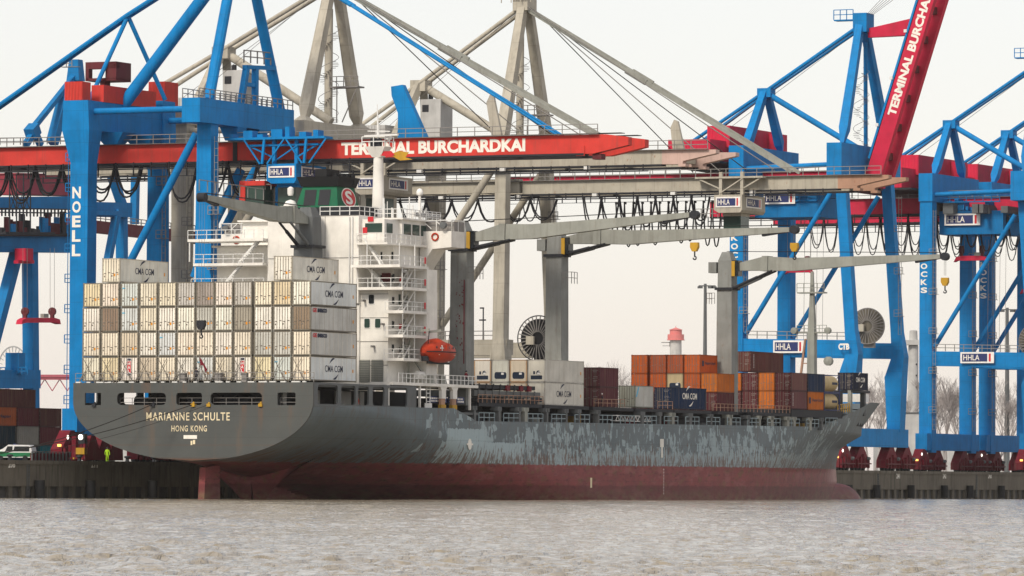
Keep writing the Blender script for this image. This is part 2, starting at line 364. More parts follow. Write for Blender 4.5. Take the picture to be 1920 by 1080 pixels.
def plate(outline, holes, t, z=0):
    """flat plate with holes: returns MB-ready verts (x, y, depth) and faces"""
    cu = bpy.data.curves.new('plate', 'CURVE'); cu.dimensions = '2D'; cu.fill_mode = 'BOTH'; cu.extrude = t / 2
    for poly in [outline] + holes:
        sp = cu.splines.new('POLY'); sp.points.add(len(poly) - 1); sp.use_cyclic_u = True
        for i, (a, b) in enumerate(poly): sp.points[i].co = (a, b, 0, 1)
    ob = bpy.data.objects.new('plate', cu); C.objects.link(ob)
    dg = bpy.context.evaluated_depsgraph_get(); me = bpy.data.meshes.new_from_object(ob.evaluated_get(dg))
    vs = [v.co[:] for v in me.vertices]; fs = [tuple(p.vertices) for p in me.polygons]
    bpy.data.objects.remove(ob); bpy.data.meshes.remove(me); return vs, fs
def rrect(x0, x1, y0, y1, r, n=4):
    p = []
    for cx, cy, a0 in ((x1 - r, y0 + r, -90), (x1 - r, y1 - r, 0), (x0 + r, y1 - r, 90), (x0 + r, y0 + r, 180)):
        for i in range(n + 1):
            t = math.radians(a0 + 90 * i / n); p.append((cx + r * math.cos(t), cy + r * math.sin(t)))
    return p
def poly(n): return [(math.cos(2 * math.pi * i / n), math.sin(2 * math.pi * i / n)) for i in range(n)]
def sst(x): x = max(0, min(1, x)); return x * x * (3 - 2 * x)
def interp(x, xs, ys):
    return float(np.interp(x, xs, ys))
# ------------------------------------------------------------------ water, quay, ground
def water_material():
    m, n, b = NT('river_water')
    t = nd(n, 'ShaderNodeTexCoord'); v = t.outputs['Object']
    b.inputs['Base Color'].default_value = (.27, .235, .175, 1); b.inputs['Roughness'].default_value = .12; b.inputs['IOR'].default_value = 1.33
    h = mathn(n, 'MULTIPLY', noise(n, v, 1.1, 4, .62, (1, .42, 1)), .30)
    h = mathn(n, 'ADD', h, mathn(n, 'MULTIPLY', ramp(n, noise(n, v, 1.0, 4, .62, (2.3, .42, 1)), .50, .78), 1.0))     # sparse short wavelets
    h = mathn(n, 'ADD', h, mathn(n, 'MULTIPLY', ramp(n, noise(n, v, 1.0, 3, .6, (.8, .13, 1)), .50, .80), 1.5))
    bp = nd(n, 'ShaderNodeBump'); bp.inputs['Strength'].default_value = 1; bp.inputs['Distance'].default_value = .20
    n.links.new(h, bp.inputs['Height']); n.links.new(bp.outputs[0], b.inputs['Normal'])
    return m
M['water'] = water_material()
def build_water():
    rng = np.random.default_rng(3)
    rows, cols = 1300, 480
    Y = 115 * (900 / 115) ** (np.arange(rows) / (rows - 1)); k = np.linspace(-.13, .13, cols)
    YY, K = np.meshgrid(Y, k, indexing='ij'); XX = K * YY
    ZZ = np.zeros_like(XX); cell = YY * (math.log(900 / 115) / rows)
    for i in range(44):                 # low undulation
        lam = .6 * (6 / .6) ** rng.random(); th = rng.normal(math.radians(66), .7); ph = rng.random() * 6.283
        kx, ky = math.cos(th) * 6.283 / lam, math.sin(th) * 6.283 / lam
        fade = np.clip((lam / (cell + 1e-6) - 2) / 3, 0, 1)
        ZZ += .0040 * lam ** .9 * fade * np.sin(kx * XX + ky * YY + ph + .8 * np.sin(XX * .11 + i) + .6 * np.sin(YY * .07 + 2 * i))
    for i in range(9):                  # short steep crests, broken up along their length
        lam = rng.uniform(.8, 2.3); th = rng.normal(math.radians(80), .28); ph = rng.random(6) * 6.283
        kx, ky = math.cos(th) * 6.283 / lam, math.sin(th) * 6.283 / lam
        u_ = kx * XX + ky * YY + ph[0] + 1.3 * np.sin(XX * .6 + ph[1]) + .9 * np.sin(YY * .23 + ph[2])
        brk = .5 + .5 * np.sin(XX * 6.283 / (lam * 1.25) + ph[3] + 2.2 * np.sin(YY * .55 + ph[4]) + 1.2 * np.sin(XX * .35 + YY * .21 + ph[5]))
        fade = np.clip((lam * .35 / (cell + 1e-6) - 1) / 2, 0, 1)
        ZZ += .052 * lam ** .6 * (.5 + .5 * np.sin(u_)) ** 9 * brk ** 4 * fade
    ZZ *= .8 + .3 * np.sin(XX * .09 + 1.1 * np.sin(YY * .045)) * np.sin(YY * .06 + .7)
    vs = np.stack([XX, YY, ZZ], -1).reshape(-1, 3).astype(np.float32)
    idx = np.arange(rows * cols).reshape(rows, cols)
    q = np.stack([idx[:-1, :-1], idx[:-1, 1:], idx[1:, 1:], idx[1:, :-1]], -1).reshape(-1, 4).astype(np.int32)
    me = bpy.data.meshes.new('water'); me.vertices.add(len(vs)); me.vertices.foreach_set('co', vs.ravel())
    me.loops.add(q.size); me.loops.foreach_set('vertex_index', q.ravel())
    me.polygons.add(len(q)); me.polygons.foreach_set('loop_start', np.arange(0, q.size, 4, dtype=np.int32)); me.polygons.foreach_set('loop_total', np.full(len(q), 4, np.int32))
    me.polygons.foreach_set('use_smooth', np.ones(len(q), bool)); me.update(); me.materials.append(M['water'])
    o = bpy.data.objects.new('water', me); C.objects.link(o); o['kind'] = 'structure'
    me2 = bpy.data.meshes.new('river_surface'); me2.from_pydata([(-4000, -400, -.45), (4000, -400, -.45), (4000, 5200, -.45), (-4000, 5200, -.45)], [], [(0, 1, 2, 3)])
    me2.materials.append(M['water']); o = bpy.data.objects.new('river', me2); C.objects.link(o); o['kind'] = 'structure'
build_water()

HAZE = .000022
QV = -18.5; QZ = 4.5               # quay edge and quay level
g = MB().box(-900, QV - .6, -700, 3200, -3, QZ - .02); solo('ground', g, 'asphalt', kind='structure')
qw = thing('quay_wall', 'dark stained concrete quay wall behind and beside the moored ship', 'quay wall')
for i in range(34):                # concrete panels with open joints
    a = -130 + 18.2 * i; mb = MB()
    mb.box(QV - .6, QV, a + .08, a + 18.12, 1.45, QZ); mb.box(QV - .1, QV + .14, a + .08, a + 18.12, QZ - .42, QZ + .05)
    part('wall_panel', mb, 'concrete', qw)
    mb = MB()
    for k in range(6): mb.box(QV - .55, QV - .12, a + .6 + 3.03 * k, a + 1.5 + 3.03 * k, -2.5, 1.45)
    part('wall_pile', mb, 'concrete', qw)
part('wall_backing', MB().box(QV - 1.6, QV - .9, -130, 489, -2.8, 1.6), 'dark', qw)
for i in range(40):
    a = -124 + 14.6 * i + (i % 3) * 1.1; mb = MB(); mb.tube([(QV + .62, a, .1), (QV + .62, a, 2.2)], .6, 10); part('tyre_fender', mb, 'fender', qw, smooth=True)
for i, px in enumerate((20, 175, 1405, 1683, 1770, 1855)):
    p = onV(px, 870 + (px > 900) * 22, QV + .02); mb = MB(); lettering(mb, ('208', '211', '236', '241', '242', '243')[i], p + Vector((.01, -.6, -.45)), W=1.6, H=.85, bold=.03, **STB)
    part('berth_number', mb, 'letter_white', qw)
for i in range(46):                # rungs of ladders let into the wall
    if i % 5: continue
    a = -100 + 9.3 * i; mb = MB()
    for k in range(9): mb.box(QV, QV + .09, a, a + .4, .4 + .42 * k, .46 + .42 * k)
    mb.box(QV, QV + .10, a - .06, a, .3, 4.3); mb.box(QV, QV + .10, a + .4, a + .46, .3, 4.3); part('ladder', mb, 'grey', qw)

# ------------------------------------------------------------------ the ship
ship = thing('container_ship', 'large grey and red container ship moored at the quay, stern toward the viewer', 'ship')
L_ = 225.0
def stem(z): return interp(z, [-6, 3, 4.4, 5.6, 7.5, 8.5, 9.7, 10.9, 11.8, 14.7, 16], [207, 207.2, 206.9, 207.1, 208.4, 212.0, 217.4, 217.2, 219.2, 225, 227.5])
def ztop(u): return interp(u, [0, 38.3, 43.5, 44.5, 160.8, 166, 176, 188, 196, 225], [11.15, 11.35, 10.2, 9.85, 10.45, 11.1, 12.3, 13.6, 14.5, 14.75])
def halfb(u, z):
    B = 16.1
    if u < 95:
        zb = 4.6 - 9.0 * (u / 52) ** 1.25; zt = interp(u, [0, 8, 20, 32, 48, 70, 95], [11.5, 11.2, 10.3, 8.6, 6.6, 3.6, -1])
        t = (zt - z) / max(.5, zt - zb); t = min(1, max(0, t)); pe = interp(u, [0, 6, 20, 40, 70, 95], [2.02, 1.5, 1.22, 1.25, 1.9, 2.4]); main = B * max(0, 1 - t ** interp(u, [0, 20, 60], [1.95, 1.6, 2.2])) ** (1 / pe)
        sk = B * sst((u - 16) / 94) * (.2 + .8 * sst((z + 7) / 13)); sk = max(sk, .35 if 15.9 < u else 0)
        b = max(main, sk)
    else: b = B
    e = stem(z); us = interp(z, [0, 4, 8, 11, 15], [128, 133, 144, 151, 155]); n = interp(z, [0, 4, 8, 11, 15], [1.45, 1.5, 1.65, 1.8, 1.8])
    if u > us:
        t = min(1, (u - us) / (e - us)); b = min(b, B * (1 - t ** n))
    return b
def build_hull():
    us = list(np.linspace(0, 37, 38)) + [38.3, 39.6, 40.9, 42.2, 43.5, 44.5] + list(np.linspace(48, 160, 29)) + list(np.linspace(162, 204, 29)) 
    nz = 64; mb = MB(); vs = []; fs = []
    zlo = lambda u: 4.6 - 9.0 * (u / 52) ** 1.25 if u <= 15.5 else -3.0
    ts = [1.0 * i / 9 for i in range(10)]
    nU = len(us) + len(ts) - 1
    for side in (1, -1):
        off = len(vs)
        for i in range(nU):
            for j in range(nz + 1):
                if i < len(us): u = us[i]; zl = zlo(u); z = zl + (ztop(u) - zl) * j / nz
                else:
                    t = ts[i - len(us) + 1]; zl = -3.0; z = zl + (14.72 - zl) * j / nz
                    for _ in range(3):
                        u = 204 + (stem(z) - 204) * t; z = zl + (ztop(u) - zl) * j / nz
                b = halfb(u, z)
                vs.append((side * b, u, z))
        for i in range(nU - 1):
            for j in range(nz):
                a = off + i * (nz + 1) + j; fs.append((a, a + nz + 1, a + nz + 2, a + 1))
    mb.add(vs, fs); h = part('hull', mb, 'hull', ship, smooth=True)
    return h
hull = build_hull()
# transom with the mooring deck openings
sec = [(halfb(0, z), z) for z in np.linspace(4.6, 11.5, 26)] + [(16.1, 13.86)]
outl = [(-a, b) for a, b in reversed(sec[1:])] + [(0, 4.6)] + sec[1:]
hol = [rrect(-14.5, -12.3, 11.2, 12.65, .08), rrect(-10.1, -3.5, 11.2, 12.65, .5), rrect(-2.1, 1.35, 11.2, 12.65, .3), rrect(2.5, 9.35, 11.2, 12.65, .5), rrect(11.4, 13.8, 11.15, 12.65, .2)]
vs, fs = plate(outl, hol, .24); mb = MB(); mb.add([(x, z - .12, y) for x, y, z in vs], fs)
part('transom', mb, 'transom', ship)
mb = MB(); lettering(mb, 'MARIANNE SCHULTE', (-6.1, -.25, 9.35), W=11.2, H=.98, bold=.012, spacing=1.18, **AFT)
part('ship_name', mb, 'name_paint', ship)
mb = MB(); lettering(mb, 'HONG KONG', (-2.7, -.25, 8.05), W=4.75, H=.72, bold=.012, spacing=1.18, **AFT); part('home_port', mb, 'name_paint', ship)
mb = MB().box(-1.05, .75, -.30, -.26, 7.18, 7.62); pl = part('number_plate', mb, 'letter_white', ship)
mb = MB()
for k, (z0, z1) in enumerate(((6.45, 6.95),)):
    mb.box(-.1, .12, -.29, -.26, z0, z1); mb.box(.2, .5, -.29, -.26, z0 + .1, z1 + .1)
part('draught_mark', mb, 'name_paint', ship)
# poop bulwark with framed openings, starboard; plain on port
def hx(px): return onV(px, 745, 16.1).y
gaps = [(596, 634), (640, 667), (672, 692), (699, 721), (728, 764)]
hol = [rrect(hx(a), hx(b), 11.35, 13.6, min(.4, (hx(b) - hx(a)) * .25)) for a, b in gaps]
vs, fs = plate([(0.02, 11.0), (27.6, 11.0), (27.6, 13.86), (0.02, 13.86)], hol, .22); mb = MB(); mb.add([(15.98 + z, x, y) for x, y, z in vs], fs)
part('bulwark', mb, 'grey', ship)
hol = [rrect(2 + 5 * k, 5.4 + 5 * k, 11.5, 13.3, .4) for k in range(8)]
vs, fs = plate([(0.02, 11.0), (44, 11.0), (44, 13.86), (0.02, 13.86)], hol, .22); mb = MB(); mb.add([(-15.98 + z, x, y) for x, y, z in vs], fs)
part('bulwark', mb, 'grey', ship)
part('poop_deck', MB().box(-15.85, 15.85, .06, 27.5, 13.4, 13.84), 'grey', ship)
part('mooring_deck', MB().box(-15.8, 15.8, .2, 46, 10.6, 10.9), 'grey', ship)
part('accommodation_base', MB().box(-9, 7.5, 5.5, 45.5, 10.92, 13.38), 'dark', ship)  # near-black colour stands for the shade inside the mooring deck
for a_, b_ in ((4, 5.2), (6.5, 7.4), (11.8, 13.2), (15.5, 16.2), (20.5, 24.6), (27, 28.2)): part('bright_inner_panel', MB().box(8.5, 8.7, a_, b_, 10.95, 13.2), 'white', ship)  # white panels added as the bright patches seen through the side openings
for v in (-8, -5, -1, 3.5, 5.5, 8):
    mb = MB(); mb.tube([(v - .9, 2.6, 11.6), (v + .9, 2.6, 11.6)], .55, 12); mb.tube([(v - 1.0, 2.6, 11.6), (v - .9, 2.6, 11.6)], .75, 12); mb.tube([(v + .9, 2.6, 11.6), (v + 1, 2.6, 11.6)], .75, 12)
    mb.box(v - 1, v + 1, 2.2, 3, 10.9, 11.3); part('mooring_winch', mb, 'dark', ship, smooth=True)
mb = MB()
for a, b in ((-10.1, -3.5), (-2.1, 1.35), (2.5, 9.35), (11.4, 13.8)):
    mb.railing([(a, .5, 11.0), (b, .5, 11.0)], 1.05, 1.6, .03)
part('railing', mb, 'rail', ship)
for v in (-5.2, .2, 2.3, 9.2, -13.2):
    mb = MB(); mb.box(v - .25, v + .25, -.45, .1, 11.0, 11.35); mb.tube([(v, -.4, 11.3), (v, -.1, 11.5)], .12, 8); part('fairlead', mb, 'yellow' if v > 0 else 'dark', ship)
# stern rail above the transom with lashing rods
mb = MB(); mb.railing([(-16.0, .15, 13.86), (16.0, .15, 13.86)], 1.15, 1.28, .032); part('railing', mb, 'rail', ship)
mb = MB()
for k in range(22): 
    a = -15.9 + 1.45 * k; mb.box(a, a + R_.uniform(.4, 1.1), .02, .3, 13.86, 14.0)
part('stern_coaming', mb, 'rail_white', ship)
for k in range(12):
    v = -15.05 + 2.545 * k + (.2 if k > 8 else 0)
    for s in (1, -1):
        mb = MB(); mb.beam((v + s * 1.15, 1.35, 13.9), (v - s * .6, 1.35, 13.9 + 2.9), .05, .05); mb.beam((v + s * 1.15, 1.3, 13.9), (v + s * .5, 1.3, 13.9 + 1.1), .12, .12)
        part('lashing_rod', mb, 'bar', ship)
for v, w in ((-2.0, .7), (2.7, .8), (6.3, .6)): part('vent_box', MB().box(v, v + w, .35, 1.0, 13.9, 15.0), 'rail', ship)
# rudder, skeg is hull; bulb
mb = MB().prism([(2.0, -3), (6.4, -3), (6.2, 4.2), (2.6, 3.8)], 'v', -.42, .42); part('rudder', mb, 'hull', ship)
mb = MB(); prof = []
vs = []; fs = []; nu = 18; na = 24
for i in range(nu + 1):
    t = i / nu; u = 190 + 26.6 * t; rr = 1.0 if t < .62 else math.sqrt(max(0, 1 - ((t - .62) / .38) ** 2.3))
    for j in range(na):
        a = 2 * math.pi * j / na; vs.append((math.cos(a) * 2.9 * max(rr, .01), u, -2.6 + math.sin(a) * 5.15 * max(rr, .02) * (.92 + .08 * t)))
for i in range(nu):
    for j in range(na): fs.append((i * na + j, i * na + (j + 1) % na, (i + 1) * na + (j + 1) % na, (i + 1) * na + j))
fs.append(tuple(range(nu * na, nu * na + na))); mb.add(vs, fs); part('bulbous_bow', mb, 'hull', ship, smooth=True)
# decks
mb = MB()
for a, b in zip(range(44, 216, 4), range(48, 220, 4)):
    z = min(ztop(a), ztop(b)) - 1.0 if a > 166 else 9.3
    wa = max(.3, halfb(a, z + .4) - .35); wb = max(.2, halfb(b, z + .4) - .35)
    mb.add([(-wa, a, z), (wa, a, z), (wb, b, z), (-wb, b, z)], [(0, 1, 2, 3)])
part('main_deck', mb, 'grey', ship)
part('hatch_coaming', MB().box(-13.4, 13.4, 47, 168, 9.32, 11.2), 'dark', ship)
for a, b in ((46.5, 65.5), (66.2, 80.2), (81.5, 94.6), (95.4, 108), (108.4, 121.2), (123.4, 130.6), (136, 149.8), (150.4, 170)):
    part('hatch_cover', MB().box(-15.6, 15.6, a, b, 11.75, 12.18 if a < 150 else 12.8), 'dark', ship)
# pillars that carry the outboard container stacks
for px in (886, 932, 970, 981, 1022, 1058, 1082, 1118, 1200, 1234, 1257, 1290, 1330, 1365, 1400, 1421, 1443, 1473, 1485, 1515, 1538):
    u = onV(px, 780, 15.7).y; z0 = ztop(u) - .02; mb = MB(); w = .5 if px % 3 else .85
    mb.box(15.2, 15.95, u, u + w, z0 - .5, 11.75); mb.box(14.9, 15.95, u - .35, u + w + .35, 11.25, 11.74)
    part('deck_pillar', mb, 'jib_grey' if px % 2 else 'grey', ship)
mb = MB()
for a in np.arange(46, 164, 7.3):
    z0 = ztop(a) - .1; mb.railing([(15.85, a, z0), (15.85, a + 4.6, z0 + .03)], 1.15, 1.5, .05)
part('railing', mb, 'passage', ship)
for a in np.arange(47, 160, 6.1):  # bulky gear standing in the side passage
    z0 = 9.32; w = R_.uniform(.6, 2.6); col = R_.choice(['grey', 'jib_grey', 'dark', 'yellow', 'jib_grey', 'bogie', 'grey'])
    mb = MB().box(13.7, 14.6, a, a + w, z0, z0 + R_.uniform(.9, 1.9)); mb.tube([(14.6, a + w + .4, z0), (14.6, a + w + .4, 11.7)], .07, 6); part('deck_locker', mb, col, ship)
mb = MB()
for a, b in ((46.5, 66), (82, 92), (103, 108), (122, 150)):
    mb.railing([(15.5, a, 12.2), (15.5, b, 12.25)], 1.0, 1.3, .035)
part('railing', mb, 'primer', ship)
mb = MB()                              # stowed gangway with lattice sides
p0 = 88.6; p1 = 100.6
for z in (10.45, 11.15): mb.beam((15.7, p0, z), (15.7, p1, z), .1, .1); mb.beam((15.0, p0, z), (15.0, p1, z), .1, .1)
for k in range(10): a = p0 + 1.2 * k; mb.beam((15.7, a, 10.45), (15.7, a + .6, 11.15), .07, .07); mb.beam((15.7, a + .6, 11.15), (15.7, a + 1.2, 10.45), .07, .07)
part('gangway', mb, 'rail_white', ship)
# stowed lashing bridge / dark gear aft of the reefers
for k, (z0, z1, w0, w1) in enumerate(((12.2, 12.75, 46.5, 64.8), (13.0, 13.75, 45.8, 65.6), (14.0, 14.5, 46, 64))):
    mb = MB().box(6, 15.3, w0, w1, z0, z1)
    for a in np.arange(w0 + 1, w1 - 1, 2.1): mb.box(15.3, 15.42, a, a + .22, z0 - .2, z1 + .1)
    part('stowed_hatch_panel', mb, ('dark', 'grey', 'dark')[k], ship)
for a in (55, 59, 61.5): part('lashing_bin', MB().box(15.0, 15.5, a, a + 1, 13.8, 14.5), 'bogie', ship)

# ---------------- superstructure
sup = part('superstructure', MB().box(-13.0, 9.08, 26.2, 40, 13.84, 25.7).box(9.08, 12.9, 26.2, 40, 13.84, 25.75).box(-12.0, 9.0, 28.6, 40, 25.7, 31.2).box(9.0, 12.0, 29.5, 40, 25.7, 31.2), 'white', ship)
part('engine_casing', MB().box(-3.4, 9.1, 25.6, 33, 24.0, 34.8).box(-3.4, 9.1, 25.9, 26.2, 13.9, 24.0), 'white', ship)
part('side_wall', MB().box(15.1, 15.5, 31.6, 34.5, 13.9, 28.3).box(12.9, 15.1, 31.7, 34.4, 13.9, 28.2), 'white', ship)
for z in (34.78, 29.6, 23.9, 19.4):   # weld seams
    part('seam', MB().box(-3.4, 9.1, 25.55 if z > 24 else 25.85, 25.6 if z > 24 else 25.9, z - .05, z + .03), 'rail', ship)
for v in (0.4, 4.5): part('seam', MB().box(v, v + .04, 25.56, 25.6, 24.2, 34.7), 'rail', ship)
for i, (z, a, b, u0) in enumerate(((28.45, 8.8, 15.5, 24.0), (25.75, 9.1, 15.5, 24.8), (22.9, 12.9, 15.5, 25.0), (19.95, 12.9, 15.5, 25.0), (17.1, 12.7, 15.5, 25.2))):
    d = part('balcony', MB().box(a, b, u0, 32.2, z - .16, z + .18), 'white', ship)
    mb = MB(); mb.railing([(a + .1, u0 + .08, z + .18), (b - .08, u0 + .08, z + .18), (b - .08, 31.5, z + .18)], 1.1, 1.25, .035); part('railing', mb, 'rail_white', d)
    mb = MB(); 
    for q in ((b - .12, u0 + .1), (b - .12, 28.4), (a + 2.2 if a < 10 else b - .12, u0 + .1)): mb.tube([(q[0], q[1], z + .18), (q[0], q[1], z + 2.75)], .07, 6)
    part('stanchion', mb, 'rail_white', d)
    mb = MB(); s0 = Vector((b - 1.4, 27.2, z + .18)); s1 = Vector((b - 1.4, 30.4, z + 2.85))   # stairs between the decks
    for sgn in (-.35, .35): mb.beam(s0 + Vector((sgn, 0, 0)), s1 + Vector((sgn, 0, 0)), .06, .22)
    for k in range(11): q = s0.lerp(s1, k / 10); mb.box(q.x - .35, q.x + .35, q.y - .12, q.y + .12, q.z - .02, q.z + .03)
    if z < 28: part('stair', mb, 'rail_white', d)
    part('liferaft_mark', MB().box(b - .02, b + .05, 30.9, 31.25, z + .5, z + 1.3), 'sign_red', d)
# main outside stair at the bridge level
mb = MB(); s0 = onV(742, 505, 12.4); s1 = onV(706, 450, 12.4); s0 = Vector((11.9, 26.6, 28.6)); s1 = Vector((9.5, 26.6, 31.9))
for sgn in (-.35, .35): mb.beam(s0 + Vector((0, sgn, 0)), s1 + Vector((0, sgn, 0)), .08, .26)
for k in range(13): q = s0.lerp(s1, k / 12); mb.box(q.x - .12, q.x + .12, q.y - .35, q.y + .35, q.z - .02, q.z + .03)
part('stair', mb, 'rail_white', ship)
mb = MB(); s0 = Vector((12.3, 26.6, 25.9)); s1 = Vector((10.0, 26.6, 28.4))
for sgn in (-.35, .35): mb.beam(s0 + Vector((0, sgn, 0)), s1 + Vector((0, sgn, 0)), .08, .26)
for k in range(11): q = s0.lerp(s1, k / 10); mb.box(q.x - .12, q.x + .12, q.y - .35, q.y + .35, q.z - .02, q.z + .03)
part('stair', mb, 'rail_white', ship)
# wheelhouse, bridge deck and wings
bd = part('bridge_deck', MB().box(8.9, 13.2, 25.2, 29.0, 31.15, 31.4).box(-13, 13.2, 29.0, 40.3, 31.2, 31.45), 'white', ship)
wh = part('wheelhouse', MB().prism([(30.5, 31.45), (40, 31.45), (40.6, 34.4), (30.5, 34.4)], 'v', -9.5, 12.6).box(-9.9, 13.0, 29.9, 41, 34.4, 34.6).box(9.1, 12.2, 26.4, 30.5, 31.42, 34.3), 'white', ship)
for v0, v1 in ((9.6, 11.9),): part('window', MB().box(v0, v1, 26.33, 26.38, 32.7, 33.8), 'glass', wh)
for v0, v1 in ((12.25, 12.3),): part('window', MB().box(v0, v1, 27.0, 28.5, 32.6, 33.8), 'glass', wh)
for a in (31, 33.4, 35.8, 38.0): part('window', MB().box(12.6, 12.66, a, a + 1.9, 32.6, 33.9), 'glass', wh)
for v in (10.0, 7.1): part('alarm_box', MB().box(v, v + .75, 26.24, 26.34, 34.0 if v > 9 else 33.9, 34.6 if v > 9 else 34.6), 'sign_red', wh)
part('alarm_box', MB().box(9.3, 9.9, 26.28, 26.34, 32.5, 33.3), 'sign_red', wh)
mb = MB(); mb.railing([(8.9, 25.3, 31.4), (13.1, 25.3, 31.4), (13.1, 36.0, 31.4)], 1.1, 1.2, .035); part('railing', mb, 'rail_white', wh)
mb = MB(); mb.railing([(3.6, 26, 34.8), (9.0, 26, 34.8), (9.0, 33, 34.8)], 1.1, 1.2, .04).railing([(9.1, 30, 34.6), (12.9, 30, 34.6), (12.9, 40.8, 34.6)], 1.1, 1.1, .04); part('railing', mb, 'rail_white', ship)
for s in (1, -1):
    e_ = 16.5 if s > 0 else -15.6
    w = part('bridge_wing', MB().prism([(s * 12.2, 31.3), (s * 12.2, 28.6), (e_ - s * 2.6, 31.0), (e_, 31.2), (e_, 33.2), (s * 12.2, 33.2)], 'u', 36.4, 40.2), 'white', ship)
    mb = MB(); mb.railing([(e_ - s * 4.2, 36.5, 33.2), (e_, 36.5, 33.2), (e_, 40.1, 33.2)], 1.35, 1.4, .05, rows=(1.0,)); mb.beam((e_ - s * 4.0, 36.5, 34.5), (e_ - s * 2.8, 36.5, 33.5), .08, .08); mb.beam((e_ - s * 2.2, 36.5, 34.5), (e_ - s * 1.0, 36.5, 33.5), .08, .08); part('railing', mb, 'rail_white', w)
    mb = MB(); mb.box(e_ - s * 3.9 if s > 0 else e_, e_ if s > 0 else e_ - s * 3.9, 37.2, 40, 33.2, 34.4); part('wing_console', mb, 'rail', w)
    lb = MB(); c = Vector((e_ - s * 2.2, 36.3, 32.5)); lb.tube([c + Vector((.42 * math.cos(t), 0, .42 * math.sin(t))) for t in np.linspace(0, 6.2832, 17)], .11, 6, cap=False); part('lifebuoy', lb, 'orange', w, smooth=True)
    lb = MB(); lb.lathe([(.05, -.35), (.42, -.3), (.45, .1), (.2, .35)], (e_ - s * .9, 36.0, 33.9), 12, axis=1); part('searchlight', lb, 'grey', w, smooth=True)
# windows of the accommodation, aft face
for px, py in ((696, 561), (688, 606), (708, 606)):
    p = onU(px, py, 26.1); w = part('window', MB().prism([(p.x + a, p.z + b) for a, b in rrect(-.36, .36, -.55, .55, .15)], 'u', 26.12, 26.17), 'glass_dark' if py < 600 else 'glass', sup)
    part('frame', MB().prism([(p.x + a, p.z + b) for a, b in rrect(-.45, .45, -.64, .64, .18)], 'u', 26.15, 26.19), 'rail_white', w)
for px, py in ((737, 606), (751, 606), (737, 649), (751, 649), (743, 560), (752, 560)):
    p = onU(px, py, 27.0); part('window', MB().box(12.92, 12.97, 28.0 + (px % 7), 28.5 + (px % 7), p.z - .6, p.z + .6), 'glass', sup)
for px, py, mt in ((808, 473, 'glass_dark'), (831, 470, 'glass_dark'), (808, 515, 'glass_dark')):
    pass
for z in (29.9, 27.1):
    for v in (10.2, 11.7): part('window', MB().box(v, v + .22, 29.42, 29.47, z - .5, z + .5), 'glass_dark', sup)
part('hose_cabinet', MB().box(10.5, 11.6, 29.2, 29.45, 26.6, 27.8), 'bogie', sup)
part('door', MB().prism([(9.5 + a, 26.9 + b) for a, b in rrect(-.5, .5, -1.0, 1.0, .25)], 'u', 29.36, 29.44), 'rail_white', sup)
for v in (8.9, 10.7): # big ventilation grilles at deck level
    mb = MB().box(v, v + 1.6, 26.05, 26.12, 14.4, 17.1); w = part('ventilation_grille', mb, 'jib_grey', sup)
    mb = MB()
    for k in range(12): mb.box(v, v + 1.6, 25.98, 26.05, 14.5 + .215 * k, 14.56 + .215 * k)
    part('louvre', mb, 'grey', w)
# port side decks and stairs
for z, a, b in ((28.9, -13.2, -3.5), (25.9, -13.5, -3.4), (31.9, -14.0, -3.5)):
    d = part('balcony', MB().box(a, b, 24.5, 29, z - .15, z + .18), 'white', ship)
    mb = MB(); mb.railing([(a, 24.6, z + .18), (b, 24.6, z + .18)], 1.1, 1.3, .035); part('railing', mb, 'rail_white', d)
    mb = MB(); mb.tube([(a + .2, 24.7, z - 2.6), (a + .2, 24.7, z)], .1, 6); part('stanchion', mb, 'rail_white', d)
for k, (p, q) in enumerate((((-7.2, 25.5, 29.1), (-4.6, 25.5, 31.8)), ((-9.6, 25.5, 26.1), (-7.0, 25.5, 28.8)))):
    mb = MB(); s0 = Vector(p); s1 = Vector(q)
    for sgn in (-.35, .35): mb.beam(s0 + Vector((0, sgn, 0)), s1 + Vector((0, sgn, 0)), .08, .26)
    for j in range(13): w = s0.lerp(s1, j / 12); mb.box(w.x - .12, w.x + .12, w.y - .35, w.y + .35, w.z - .02, w.z + .03)
    part('stair', mb, 'rail_white', ship)
# small fittings on the white walls
for k, (v, z, w_, h_) in enumerate(((1.0, 31.5, .5, .5), (6.5, 26.0, .3, .3), (-2.4, 28.2, .4, .6), (3.2, 33.2, .35, .35), (9.6, 24.2, .25, .25), (12.2, 21.3, .25, .25), (10.9, 18.6, .25, .25))):
    part('wall_lamp', MB().box(v, v + w_, 25.40, 25.55 if z > 24.5 else 26.15, z, z + h_), 'rail', sup)
for v in (7.9, 8.3): part('vent_pipe', MB().tube([(v, 25.45, 24.2), (v, 25.45, 34.6)], .08, 6), 'rail_white', ship)
for z in (16.4, 19.3, 22.2, 25.1):
    part('seam', MB().box(9.1, 12.9, 26.15, 26.2, z, z + .07), 'rail', sup)
for k, z in enumerate((17.28, 20.13, 23.08, 25.93)):       # doors behind the balconies
    d_ = part('door', MB().box(12.93, 13.0, 30.2, 31.0, z, z + 1.95), 'rail', sup); part('door_window', MB().box(13.0, 13.03, 30.45, 30.75, z + 1.2, z + 1.6), 'glass_dark', d_)
    part('window', MB().box(12.92, 12.98, 27.2, 27.7, z + .9, z + 1.7), 'glass_dark', sup)
    part('fire_box', MB().box(12.92, 13.1, 29.2, 29.6, z + .8, z + 1.4), 'sign_red' if k % 2 else 'rail', sup)
